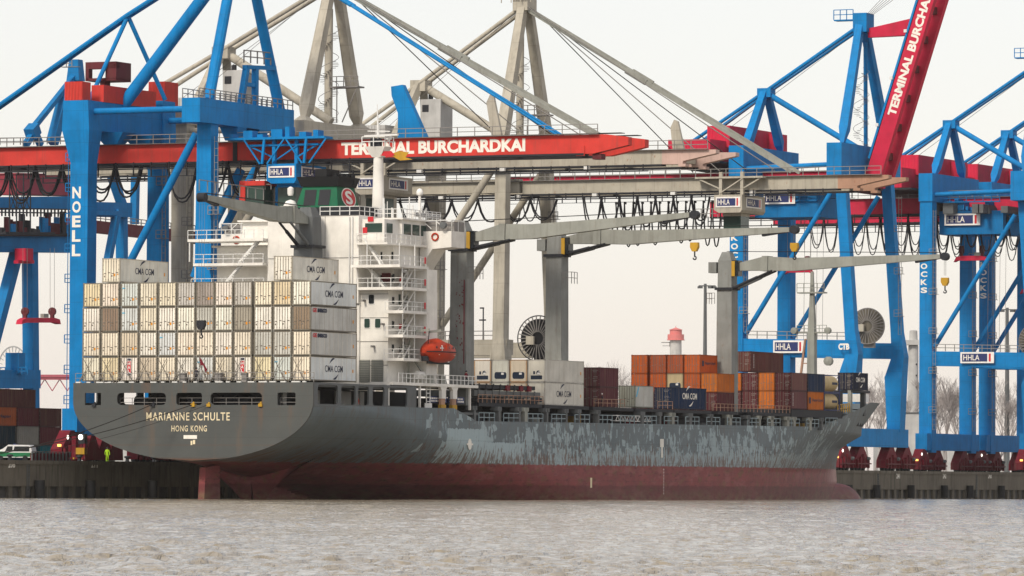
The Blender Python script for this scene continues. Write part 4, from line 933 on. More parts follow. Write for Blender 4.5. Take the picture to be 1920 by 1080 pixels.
# reefer bay behind the accommodation, machinery ends toward the viewer
vr = [14.08 - 2.55 * k for k in range(6)]
for r_, z in ((0, 15.13), (1, 12.2)):
    for k, v in enumerate(vr):
        if k > 4: continue
        c = [(.72, .69, .60), (.70, .61, .48), (.66, .66, .58), (.74, .70, .62), (.70, .68, .6)][k]
        lab = ('%s refrigerated container with dark machinery recess, %s from right in the %s row amidships' % (['white', 'rust-edged cream', 'pale grey', 'cream', 'white'][k], ORD[k], ('upper', 'lower')[r_]))
        if k == 0: lab = ('plain white long container side, upper one beside the brown boxes amidships', 'white container lettered CMA CGM, lower one beside the brown boxes amidships')[r_]
        t = container('machine', v, 67.0, z, 12.19, 2.9, c, lab, 'refrigerated containers amidships', frame=(.50, .33, .20) if k in (1, 3) else (.52, .50, .45), name='refrigerated_container', fan=k in (0, 3))
        if k == 0: part('side_panel', MB().box(CW / 2 - .03, CW / 2 - .022, .2, 12.0, .16, 2.78), 'cbody', t, color=(.64, .62, .56), base=(0, 0, 0))
        if k == 0 and r_: side_text(t, 'CMA CGM', 3.6, 1.1, 4.6, .78, arcs=True, bold=.004)
        if k == 0: part('side_label', MB().box(CW / 2 - .012, CW / 2, 11.1, 11.35, 1.1, 1.5), 'sticker', t, base=(0, 0, 0))
OR = (.52, .105, .022); OD = (.40, .085, .03); OB = (.60, .16, .02); MR = (.115, .024, .032); BN = (.135, .045, .04); NV = (.010, .030, .085)
GD = 'dry containers on the ship'
for k, z in enumerate((14.8, 12.2)):
    container('dry', 14.05, 84.3, z, 6.06, 2.59, (.125, .035, .045), 'maroon container with CAI print, %s of the pair beside the white reefers' % ('upper', 'lower')[k], GD, marks=('print',))
t = container('reefer', 14.05, 96.0, 12.3, 6.06, 2.9, (.42, .44, .37), 'dirty grey-green container with a plain white side beside the blue box', GD, marks=('sticker2',))
part('side_panel', MB().box(CW / 2 - .03, CW / 2 - .022, .15, 5.95, .16, 2.78), 'cbody', t, color=(.52, .52, .49), base=(0, 0, 0)); part('blue_stripe', MB().prism([(.2, 1.4), (.6, 1.4), (1.35, 2.7), (.95, 2.7)], 'v', CW / 2 - .02, CW / 2 - .01), 'sticker_blue', t, base=(0, 0, 0))
t = container('dry', 14.05, 107.9, 12.3, 12.19, 2.9, NV, 'navy blue container lettered CMA CGM in white, nearest the rail amidships', GD, marks=('print',)); side_text(t, 'CMA CGM', 4.0, 1.35, 5.0, .85, 'letter_white', arcs=True)
BZ = 12.2
cols5 = [14.08 - 2.56 * k for k in range(5)]
for k, v in enumerate(cols5):
    for tier in range(3):
        if tier == 2 and k == 0: continue
        z = BZ + 2.6 * tier + (.0)
        if tier == 0: c = MR; nm = 'maroon'
        elif tier == 1: c, nm = ((OB, 'bright orange'), (OR, 'orange'), ((.50, .40, .24), 'dirty beige'), (OR, 'orange'), (OR, 'orange'))[k]
        else: c, nm = ((None, ''), (OR, 'orange'), (OD, 'dull orange'), (OD, 'rust orange'), (OR, 'orange'))[k]
        kd = 'machine' if (tier == 1 and k == 2) else 'dry'
        t = container(kd, v - (.0 if k < 4 else .25), 124.0, z, 6.06, 2.59, c, '%s container, %s from right in the %s tier aft of the forward crane' % (nm, ORD[k], ('bottom', 'middle', 'top')[tier]), GD, marks=('print',) if tier == 0 else ())
        if tier == 2 and k == 1: side_text(t, 'Hapag-Lloyd', 1.7, 1.15, 3.6, .5, 'ink'); part('side_emblem', MB().box(CW / 2 - .02, CW / 2 + .0, .7, 1.3, 1.0, 1.75), 'ink', t, base=(0, 0, 0))
for k in range(5, 6):
    pass
BZ = 12.85
rows = [[(BN, 'brown'), (OB, 'bright orange'), (MR, 'maroon'), (OB, 'bright orange')], None]
table = {(0, 0): (MR, 'maroon'), (0, 1): (OB, 'bright orange'), (0, 2): (MR, 'maroon'), (0, 3): (MR, 'maroon'), (1, 0): (MR, 'maroon'), (1, 1): (OB, 'bright orange'), (1, 2): (MR, 'maroon'), (1, 3): (OB, 'bright orange')}
for k in range(4):
    for tier in range(2):
        c, nm = table[(tier, k)]; t = container('dry', cols5[k], 151.0, BZ + 2.6 * tier, 6.06, 2.59, c, '%s container, %s from right in the %s tier forward of the forward crane' % (nm, ORD[k], ('lower', 'upper')[tier]), GD, marks=('print',) if c is MR else ())
        if k == 0: part('side_panel', MB().box(CW / 2 - .03, CW / 2 - .022, .15, 5.9, .16, 2.5), 'cbody', t, color=(BN if tier else (.12, .035, .04)), base=(0, 0, 0)); 
        if k == 0 and tier == 0:
            mb = MB()
            for j in range(9): mb.box(CW / 2 - .02, CW / 2, .6, .85, .5 + .21 * j, .64 + .21 * j)
            part('side_lettering', mb, 'print_white', t, base=(0, 0, 0))
for tier, (c, nm, lab) in enumerate(((OB, 'o', 'bright orange container with dark blue side lettering, lower one beside the cream tank'), ((.016, .035, .085), 'n', 'plain dark blue container, upper one beside the cream tank'))):
    t = container('dry', cols5[0], 157.35, BZ + 2.6 * tier, 6.06, 2.59, c, lab, GD, marks=())
    if tier == 0: side_text(t, 'Hapag-Lloyd', 1.7, 1.1, 4.0, .55, 'ink'); part('side_emblem', MB().box(CW / 2 - .02, CW / 2 + .0, .5, 1.15, .9, 1.8), 'ink', t, base=(0, 0, 0))
t = container('dry', 9.0 - 1.22, 151.3, BZ + 5.35, 12.19, 2.9, BN, 'long brown container standing alone on top of the forward stack', GD, marks=('print',))
mb = MB()
for j in range(9): mb.box(CW / 2 - .02, CW / 2, .9, 1.2, .55 + .22 * j, .7 + .22 * j)
part('side_lettering', mb, 'print_white', t, base=(0, 0, 0))
for tier in range(2):
    z = BZ + 2.6 * tier; t = thing('tank_container', 'cream cylindrical tank in a dark frame, %s of two beside the forward stack' % ('lower', 'upper')[tier], 'tank container', (14.05, 163.8, z), 'tank containers')
    mb = MB(); mb.lathe([(.1, .1), (.8, .2), (1.12, .55), (1.12, 5.5), (.8, 5.88), (.1, 5.98)], (0, 0, 1.32), 18, axis=1); part('tank_shell', mb, 'tank', t, smooth=True, base=(0, 0, 0))
    mb = MB()
    for x in (-1.16, 1.16):
        for y in (.07, 5.98): mb.box(x - .06, x + .06, y - .06, y + .06, 0, 2.59)
        mb.box(x - .06, x + .06, .13, 5.92, .02, .14); mb.box(x - .05, x + .05, .13, 5.92, 2.45, 2.55)
    for y in (.07, 5.98): mb.box(-1.1, 1.1, y - .05, y + .05, .02, .14); mb.box(-1.1, 1.1, y - .05, y + .05, 2.46, 2.56); mb.beam((-1.1, y, .1), (1.1, y, 2.5), .07, .07)
    part('tank_frame', mb, 'navy', t, base=(0, 0, 0)); mb = MB(); lettering(mb, 'STOLT', (1.15, 2.6, 1.15), W=2.0, H=.4, **STB); 
    part('tank_lettering', MB().box(1.11, 1.14, 3.2, 5.2, 1.15, 1.5), 'ink', t, base=(0, 0, 0))
t = container('dry', 9.1, 187.6, 16.2, 6.06, 2.59, (.012, .018, .045), 'navy blue CMA CGM container alone on the bow', GD, marks=('print',)); side_text(t, 'CMA CGM', 1.2, 1.2, 3.6, .72, 'letter_white', arcs=True)
# ------------------------------------------------------------------ lifeboat
lb = thing('lifeboat', 'orange enclosed lifeboat with a white cross hanging beside the accommodation', 'lifeboat', (16.2, 33.4, 18.2))
mb = MB(); vs = []; fs = []; n = 16; m_ = 16
for i in range(n + 1):
    t = -1 + 2 * i / n; w = max(.03, (1 - abs(t) ** 2.6)) ** .5
    for j in range(m_):
        a = 2 * PI * j / m_; z = math.sin(a); x = math.cos(a)
        hz = 1.25 * z * (.75 + .25 * w) if z > 0 else 1.35 * z * w; hz += (.42 * math.exp(-((t + .28) / .3) ** 2) if z > .5 else 0)
        x = math.copysign(abs(x) ** .72, x)
        vs.append((x * 1.35 * w, t * 4.1, hz * (1 if z < 0 else max(.35, w))))
for i in range(n):
    for j in range(m_): fs.append((i * m_ + j, i * m_ + (j + 1) % m_, (i + 1) * m_ + (j + 1) % m_, (i + 1) * m_ + j))
fs += [tuple(range(m_)), tuple(range(n * m_, n * m_ + m_))]; mb.add(vs, fs); part('boat_shell', mb, 'orange', lb, smooth=True, base=(0, 0, 0))
mb = MB()
for i in range(20):
    t0 = -.97 + 1.94 * i / 20; t1 = -.97 + 1.94 * (i + 1) / 20; w0 = 1.37 * max(.05, 1 - abs(t0) ** 2.6) ** .5; w1 = 1.37 * max(.05, 1 - abs(t1) ** 2.6) ** .5; mb.beam((w0, t0 * 4.1, -.02), (w1, t1 * 4.1, -.02), .1, .12)
part('rubbing_strake', mb, 'dark', lb, base=(0, 0, 0))
mb = MB(); mb.box(1.22, 1.32, -1.9, -1.1, .38, .48).box(1.2, 1.31, -1.56, -1.44, .1, .76); part('white_cross', mb, 'sign_white', lb, base=(0, 0, 0))
mb = MB(); mb.lathe([(.3, 0), (.38, .1), (.36, .45), (.1, .5)], (.2, -.9, 1.15), 10); part('hatch_dome', mb, 'orange', lb, smooth=True, base=(0, 0, 0))
mb = MB()
for y in (-2.9, 2.9): mb.tube([(0, y, .7), (.2, y, 2.6)], .05, 5)
part('fall_wire', mb, 'dark', lb, base=(0, 0, 0), stuff=True)
for y in (-2.6, -1.5, .6, 1.7, 2.7): part('porthole', MB().lathe([(.02, 0), (.16, .02), (.16, .06), (.02, .08)], (1.22 if abs(y) < 2 else 1.05, y, .52), 8, axis=0), 'glass_dark', lb, base=(0, 0, 0))
part('side_hatch', MB().box(1.25, 1.36, -.4, .35, .2, .95), 'orange', lb, base=(0, 0, 0)); part('keel', MB().box(-.12, .12, -3.0, 3.2, -1.5, -1.2), 'dark', lb, base=(0, 0, 0)); part('propeller_guard', MB().box(-.4, .4, -3.9, -3.4, -1.2, -.6), 'dark', lb, base=(0, 0, 0))
mb = MB()
for k in range(9): mb.box(1.12, 1.2, -2.2 + .55 * k, -1.95 + .55 * k, -.42, -.36)
part('grab_line', mb, 'name_paint', lb, base=(0, 0, 0))

# ------------------------------------------------------------------ quay cranes
def festoon(root, par, nodes, z, drop, v_of=None, u=0, n=2, r=.11):
    for a, b in zip(nodes[:-1], nodes[1:]):
        mb = MB()
        for k in range(n):
            dd = drop * R_.uniform(.8, 1.08) * (1 - .12 * k); uu = u + .35 * k + R_.uniform(-.1, .1)
            pts = []
            for i in range(9):
                t = i / 8; s = (2 * t - 1); pts.append((a + (b - a) * (.5 + .5 * (abs(s) ** .8) * (1 if s > 0 else -1)) if False else a + (b - a) * t, uu, z - dd * (1 - abs(s) ** 2.6)))
            mb.tube(pts, r, 5, cap=False)
        mb.box(a - .12, a + .12, u - .1, u + .4, z - .15, z + .2)
        part('festoon_cable', mb, 'cable', par)
def hhla(par, org, W, H, fr, txt='HHLA', fcol='sign_white'):
    o = Vector(org); xd = Vector(fr['xd']); yd = Vector(fr['yd']); nr = Vector(fr['nrm'])
    def q(a0, a1, b0, b1, off, t=.06):
        mb = MB(); p = [o + xd * a + yd * b + nr * off for a, b in ((a0, b0), (a1, b0), (a1, b1), (a0, b1))]; mb.frustum([x for x in p], [x + nr * t for x in p]); return mb
    s = part('sign_board', q(0, W, 0, H, .02), fcol, par)
    part('sign_panel', q(.05 * W, .80 * W, .14 * H, .86 * H, .07, .03), 'navy', s)
    part('sign_stripe', q(.845 * W, .905 * W, .14 * H, .86 * H, .07, .03), 'sign_red', s)
    mb = MB(); lettering(mb, txt, o + xd * (.09 * W) + yd * (.26 * H) + nr * .1, W=.48 * W, H=.5 * H, bold=.01, off=.02, xd=xd, yd=yd, nrm=nr); l = part('sign_lettering', mb, 'letter_white', s)
    return s
def bogies(root, v, ua, ub, par=None):
    for u in (ua, ub):
        for k in (-1, 1):
            c = u + k * 3.6; mb = MB()
            mb.prism([(c - 3.0, 5.0), (c + 3.0, 5.0), (c + 3.0, 6.2), (c + 1.2, 8.0), (c + .7, 8.6), (c - .7, 8.6), (c - 1.2, 8.0), (c - 3.0, 6.2)], 'v', v - .8, v + .8)
            for j in range(4):
                a = c - 2.6 + 1.6 * j; mb.box(v + .8, v + 1.05, a, a + .5, 4.9, 6.9 - abs(j - 1.5) * .3)
            b = part('bogie', mb, 'bogie', root)
            for j in range(4):
                mb = MB(); mb.lathe([(.15, -.3), (.5, -.3), (.5, .3), (.15, .3)], (v, c - 2.3 + 1.5 * j, 5.0), 12, axis=0); part('wheel', mb, 'dark', b, smooth=True)
            for j in range(5): part('bogie_plate', MB().box(v + .85, v + 1.2, c - 2.7 + 1.25 * j, c - 2.55 + 1.25 * j, 5.0, 7.2 - abs(j - 2) * .5), 'bogie', b)
            part('bogie_beam', MB().box(v + .9, v + 1.3, c - 3.0, c + 3.0, 5.55, 5.75), 'maroon', b); part('drive_motor', MB().lathe([(.1, 0), (.28, .05), (.28, .8), (.1, .85)], (v + 1.0, c + 1.9, 6.5), 10, axis=1), 'grey', b)
            if k < 0 and u == ua: part('marker_lamp', MB().box(v + .3, v + .75, c - 3.2, c - 3.0, 6.5, 6.8), 'lamp_amber', b); part('headlamp', MB().lathe([(.1, -.1), (.28, 0), (.1, .1)], (v + .9, c - 1.6, 7.7), 10, axis=0), 'lamp', b)
def helix(par, v, u, z0, z1, r=1.0, mat='rail'):
    mb = MB(); z = z0; k = 0; pts = []
    while z < z1:
        t = k * .42; a = Vector((v + math.cos(t) * .35, u + math.sin(t) * .35, z)); b = Vector((v + math.cos(t) * r, u + math.sin(t) * r, z)); mb.beam(a, b, .25, .05); pts.append(b + Vector((0, 0, 1.0))); z += .25; k += 1
    mb.tube(pts, .04, 4); part('spiral_stair', mb, mat, par)
def upper_works(root, um, apex, vl, foot_z, blk, c, back, water=None, landend=None):
    pass
def beige_crane(name_, label, u0, u1, um, zoff, gv0, gtip, apex, back, land_u=None, tip_mat='primer'):
    g = thing('quay_crane', label, 'quay crane', ((-30), um, QZ), 'container cranes on the quay'); c = 'beige'; vw, vl = -21, -39
    for v in (vw, vl):
        for k, u in enumerate((u0, u1)):
            s = -1 if k == 0 else 1
            top = (v, u + (0 if v == vl else 0), 46.5, 2.7, 2.7)
            if v == vw: pts = [(v + .6, u + s * .6, 8.5, 2.2, 2.2), (v + .6, u + s * .9, 20.0, 2.3, 2.3), (v + .5, u + s * .8, 22.6, 1.75, 1.75), (v, u - s * .8, 47.4, 1.65, 1.65)]
            else: pts = [(v, u, 8.5, 2.0, 2.0), (v, u, 49.5, 2.3, 2.3)]
            part('leg', MB().post(pts), c, g)
        part('sill_beam', MB().box(v - 1, v + 1, u0 - 3, u1 + 3, 8.3, 10.6), c, g); bogies(g, v, u0, u1)
    for u in (u0, u1): part('portal_beam', MB().box(vl - .9, vw + 1.6, u - 1.1, u + 1.1, 20.2, 22.4), c, g)
    part('portal_railing', MB().railing([(vl, u0 - 1.1, 22.4), (vw, u0 - 1.1, 22.4)], 1.2, 2.0, .06), 'rail', g)
    w = part('waterside_beam', MB().box(vw - 1.3, vw + 1.3, u0 - 2.5, u1 + 2.5, 47.4, 49.6), c, g)
    part('landside_beam', MB().box(vl - 1.3, vl + 1.3, u0 - 1.6, u1 + 1.6, 49.5, 51.6), c, g)
    for u in (u0, u1):
        part('tie_pipe', MB().tube([(vl, u, 48.7), (vw, u, 48.7)], .4, 10), c, g, smooth=True)
        part('diagonal_brace', MB().tube([(vw - 1.2, u - .2, 46.5), (vl + 1.2, u - .2, 25.0)], .52, 12), c, g, smooth=True)
    for k, u in enumerate((u0, u1)):    # tall A over the waterside beam
        s = -1 if k == 0 else 1; mb = MB(); A_0 = Vector((vw, u, 49.7)); A_1 = Vector((vw + .3, um + s * 1.0, apex)); mb.beam(A_0, A_0.lerp(A_1, .09), .6, .6, 1.5, 1.5); mb.beam(A_0.lerp(A_1, .09), A_1, 1.5, 1.5, 1.15, 1.15); part('a_frame_leg', mb, c, g)
        mb = MB(); mb.frustum(MB().rect(vw, u, 49.62, 2.0, 2.6), MB().rect(vw, u, 50.3, .8, .9)); part('a_frame_shoe', mb, c, g)
    mb = MB(); mb.box(vw - 1, vw + 1.3, um - 1.6, um + 1.6, apex - .5, apex + 1.5); mb.railing([(vw - 2.6, um - 2, apex + .6), (vw + 2, um - 2, apex + .6)], 1.2, 1.3, .05); part('a_frame_head', mb, c, g)
    part('lift_column', MB().tube([(vw - 1.2, um + 1.5, 49.6), (vw - 1.2, um + 1.5, apex - 3)], .55, 12), c, g, smooth=True); helix(g, vw - 1.2, um + 1.5, 50, apex - 6, 1.35)
    mb = MB(); mb.box(vw - .8, vw + 3.4, um + 1, um + 3, 54.6, 54.8); mb.railing([(vw - .8, um + 1, 54.8), (vw + 3.4, um + 1, 54.8)], 1.3, 1.0, .05); mb.beam((vw + 3.2, um + 1.2, 54.6), (vw + 1.0, um + 1.2, 50), .12, .12); mb.beam((vw + .2, um + 1.2, 54.6), (vw + .2, um + 1.2, 50), .12, .12); part('service_platform', mb, 'rail', g)
    bz, bv = back                       # landside A and its stays
    for k, u in enumerate((u0 + 3, u1 - 3)):
        s = -1 if k == 0 else 1; part('rear_frame_leg', MB().beam((vl, u, 51.5), (bv, um + s * .7, bz), 1.25, 1.25, 1.05, 1.05), c, g)
    part('rear_frame_head', MB().box(bv - 1.2, bv + 1.2, um - 1.2, um + 1.2, bz - 1, bz + .6), c, g)
    part('strut', MB().tube([(bv, um, bz), (vw, um, 50)], .6, 12), c, g, smooth=True)
    for s in (-1.0, 1.0):
        a = Vector((vw, um + s, apex)); b = Vector((bv, um + s, bz)); part('back_stay', MB().tube([a, b], .30, 10), c, g, smooth=True); e2 = Vector((bv - (a.x - b.x) * .75, um + s * 2, max(46.4, bz - (apex - bz) * .75))); part('back_stay', MB().tube([b, e2], .30, 10), c, g, smooth=True)
        v1 = 22.0; p = Vector((vw + .8, um + s * .8, apex - .3)); q = Vector((gtip - 15.5, um + s * 1.6, 45.6 + zoff)); 
        m_ = p.lerp(q, .42); mb = MB(); mb.beam(p, m_, .26, .48); mb.beam(m_ - (m_ - p).normalized() * 1.8, m_ + (m_ - p).normalized() * 1.8, .4, .8); mb.beam(m_, q, .26, .48); part('forestay', mb, 'jib_grey', g)
    for k in range(4):
        a = Vector((vw, um - 1.5 + k, apex + .8)); b = Vector((gtip - (18 + 4.5 * k), um - 2 + k, 46 + zoff)); part('hoist_rope', MB().tube([a, b], .07, 4), 'rope' if k % 2 else 'wire', g)
    for k in range(2): part('hoist_rope', MB().tube([(vw, um - 1 + k, apex), (bv - 9 - k * 3, um - 1 + k, 50)], .035, 4), 'wire', g)
    for k in range(7): part('floodlight', MB().box(gv0 + 8 + 12 * k, gv0 + 8.7 + 12 * k, um - 4.9, um - 4.4, 42.5 + zoff, 42.9 + zoff), 'rail_white', g)
    # machine house behind
    mb = MB().box(vl - 7.5, vl - 1.5, um - 5, um + 5, 49.6, 53.4); h = part('machine_house', mb, 'cladding', g); mb = MB()
    for k in range(12): mb.box(vl - 7.4 + .5 * k, vl - 7.15 + .5 * k, um - 5.07, um - 5.0, 49.7, 53.3)
    part('cladding_rib', mb, 'cladding', h)
    mb = MB().box(vl + 2.2, vl + 5.4, um - 1, um + 3, 51.0, 57.2); t = part('lift_machine_tower', mb, 'cladding', g); mb = MB().box(vl + 2.5, vl + 3.5, um - 1.06, um - 1.0, 55.4, 56.4).box(vl + 3.0, vl + 3.5, um, um + .5, 57.2, 58); part('tower_vent', mb, 'dark', t)
    # girders and boom
    z0, z1 = 43.0 + zoff, 44.85 + zoff
    for k, u in enumerate((um - 3.6, um + 3.0)):
        mb = MB().box(gv0, vw + 1.4, u - .6, u + .6, z0 + .25, z1 + .35); part('girder', mb, 'beige_rust', g)
        mb = MB().box(vw + 1.9, gtip - 7.5, u - .6, u + .6, z0, z1); bm_ = part('boom', mb, 'beige_rust', g)
        mb = MB().prism([(gtip - 7.5, z0), (gtip - 4.6, z0 - .05), (gtip - 4.6, z0 + .35), (gtip, z0 + 1.25), (gtip, z1 - .1), (gtip - 7.5, z1)], 'u', u - .61, u + .61).box(gtip - 5.2, gtip - 4.2, u - .62, u + .62, z0 - .35, z0); part('boom_tip', mb, tip_mat, g)
        mb = MB(); mb.box(gv0, gtip - 7.5, u - .75, u + .75, z0 - .22, z0 - .0); mb.box(gv0, gtip - 7.5, u - .66, u + .66, z1 - .02, z1 + .06); part('trolley_rail', mb, 'dark', g)
        if k == 0:
            mb = MB(); mb.railing([(gv0, u - .9, z1), (gtip - 1, u - .9, z1)], 1.15, 2.3, .045); mb.box(gv0, gtip - 1, u - 1.1, u - .6, z1 - .05, z1 + .02); part('boom_railing', mb, 'rail', g)
            mb = MB(); mb.box(gv0, gtip - 9, u - 1.6, u - 1.45, z0 - .95, z0 - .8)
            for q in np.arange(gv0, gtip - 9, 2.6): mb.box(q, q + .12, u - 1.6, u - 1.45, z0 - .8, z0)
            part('festoon_rail', mb, 'dark', g)
    for q in np.arange(gv0 + 2, gtip - 5, 9): part('cross_tie', MB().box(q, q + .7, um - 2.9, um + 2.3, z0 + .3, z1 - .3), c, g)
    if um < 100:
        for bx, tx, ty in ((1281, 1262, 225), (946, 917, 178)):
            p = onU(bx, 284, um - 3.5).x; q = onU(tx, ty, um - 3.5); part('boom_hook', MB().prism([(p - 1.3, z1), (p + .25, z1), (q.x + .8, q.z - .2), (q.x + .3, q.z), (q.x - .2, q.z - 1.0)], 'u', um - 3.9, um - 3.4), c, g)
    return g
def trolley(g, v, um, z, mat, mat2, sign=True, cabmat='beige', w=4.2, dz=0):
    """machinery trolley slung below the girders, HHLA boards on its aft and waterside faces"""
    u = um - 6.2
    mb = MB()
    for q in (v + .6, v + w - .4): mb.box(q, q + .45, u + .3, u + .8, z, z + 3.2)
    mb.box(v - 3, v + w + 3, u + .2, u + 1.6, z + 2.3, z + 2.55); mb.beam((v - 2.6, u + .5, z + 2.3), (v + .6, u + .5, z + .9), .18, .18); mb.beam((v + w + 2.6, u + .5, z + 2.3), (v + w, u + .5, z + .9), .18, .18); mb.beam((v + .7, u + .25, z + .2), (v + w, u + .25, z + 2.3), .15, .15)
    t = part('trolley', mb, mat2, g)
    mb = MB(); mb.prism([(v, z - 2.1), (v + .7, z - 2.5), (v + w - .3, z - 2.5), (v + w, z - 2.1), (v + w, z), (v, z)], 'u', u, u + 8.5); b = part('trolley_house', mb, mat, g)
    if sign:
        hhla(b, (v + .3, u - .02, z - 1.75), w - .5, 1.45, AFT); hhla(b, (v + w + .02, u + 1.4, z - 1.75), 5.6, 1.45, STB)
    mb = MB(); mb.box(v + .6, v + 3.2, u + 2, u + 5, z - 5.3, z - 2.6); k = part('driver_cab', mb, 'glass', g); mb = MB(); mb.box(v + .5, v + 3.3, u + 1.9, u + 5.1, z - 2.9, z - 2.5); mb.box(v + .5, v + 3.3, u + 1.9, u + 5.1, z - 5.5, z - 5.3); part('cab_frame', mb, mat2, k)
    mb = MB(); mb.railing([(v - 3, u + .5, z - 3.2), (v + .4, u + .5, z - 3.2)], 1.3, .8, .05); part('railing', mb, 'rail', g)
g2 = beige_crane('c2', 'beige quay crane whose boom passes below the red lettered boom', 69.7, 85.8, 77.7, .2, -62, 36.2, 68.2, (59.8, -37.2), tip_mat='primer_pale')
trolley(g2, -14.3, 77.7, 42.4, 'beige', 'beige')
g3 = beige_crane('c3', 'beige quay crane with rusty girder and the long rust-tipped boom on the right', 131.0, 147.3, 138.5, .1, -64, 36.4, 70.0, (59.4, -37.2))
trolley(g3, 11.2, 138.5, 42.4, 'beige', 'beige')
festoon(g3, g3, [-38 + 4.1 * i for i in range(7)], 42.2, 3.4, u=133.3)
festoon(g3, g3, [-9.2 + 2.75 * i for i in range(8)], 42.2, 4.2, u=133.3, n=2)
festoon(g3, g3, [-8.0 + 1.35 * i for i in range(13)], 42.0, 6.0, u=142.0, n=1)
def reel(g, v, u, z, r, mat='dark', solid=False):
    mb = MB(); mb.tube([(v + r * math.cos(t), u, z + r * math.sin(t)) for t in np.linspace(0, 2 * PI, 41)], .09, 5, cap=False); rr = part('cable_reel', mb, mat, g)
    for k in range(30):
        t = 2 * PI * k / 30; part('reel_spoke', MB().beam((v + .9 * math.cos(t), u - .3, z + .9 * math.sin(t)), (v + r * math.cos(t), u, z + r * math.sin(t)), .12, .12), 'rail', rr)
    mb = MB(); mb.lathe([(.5, -.05), (r * (.97 if solid else .86), -.05), (r * (.97 if solid else .86), .5), (.5, .5)], (v, u + .1, z), 36, axis=1); part('wound_cable', mb, 'concrete' if solid else 'cable', rr)
    part('reel_hub', MB().box(v - 1.6, v - .4, u - .8, u - .3, z - .9, z + .3), 'beige', rr); part('reel_mount', MB().box(v - .9, v + .9, u + .5, u + 1.4, z - r - .6, z + .4), mat, rr)
reel(g3, -20.6, 143.2, 22.9, 3.25); 
mb = MB(); mb.tube([(-23.6, 131, 22.4), (-23.6, 131, 27)], .1, 5); mb.box(-24.1, -23.5, 130.9, 131.1, 26.8, 27.0); mb.box(-24.2, -23.2, 130.9, 131.1, 25.1, 25.3); part('lamp_post', mb, 'dark', g3)

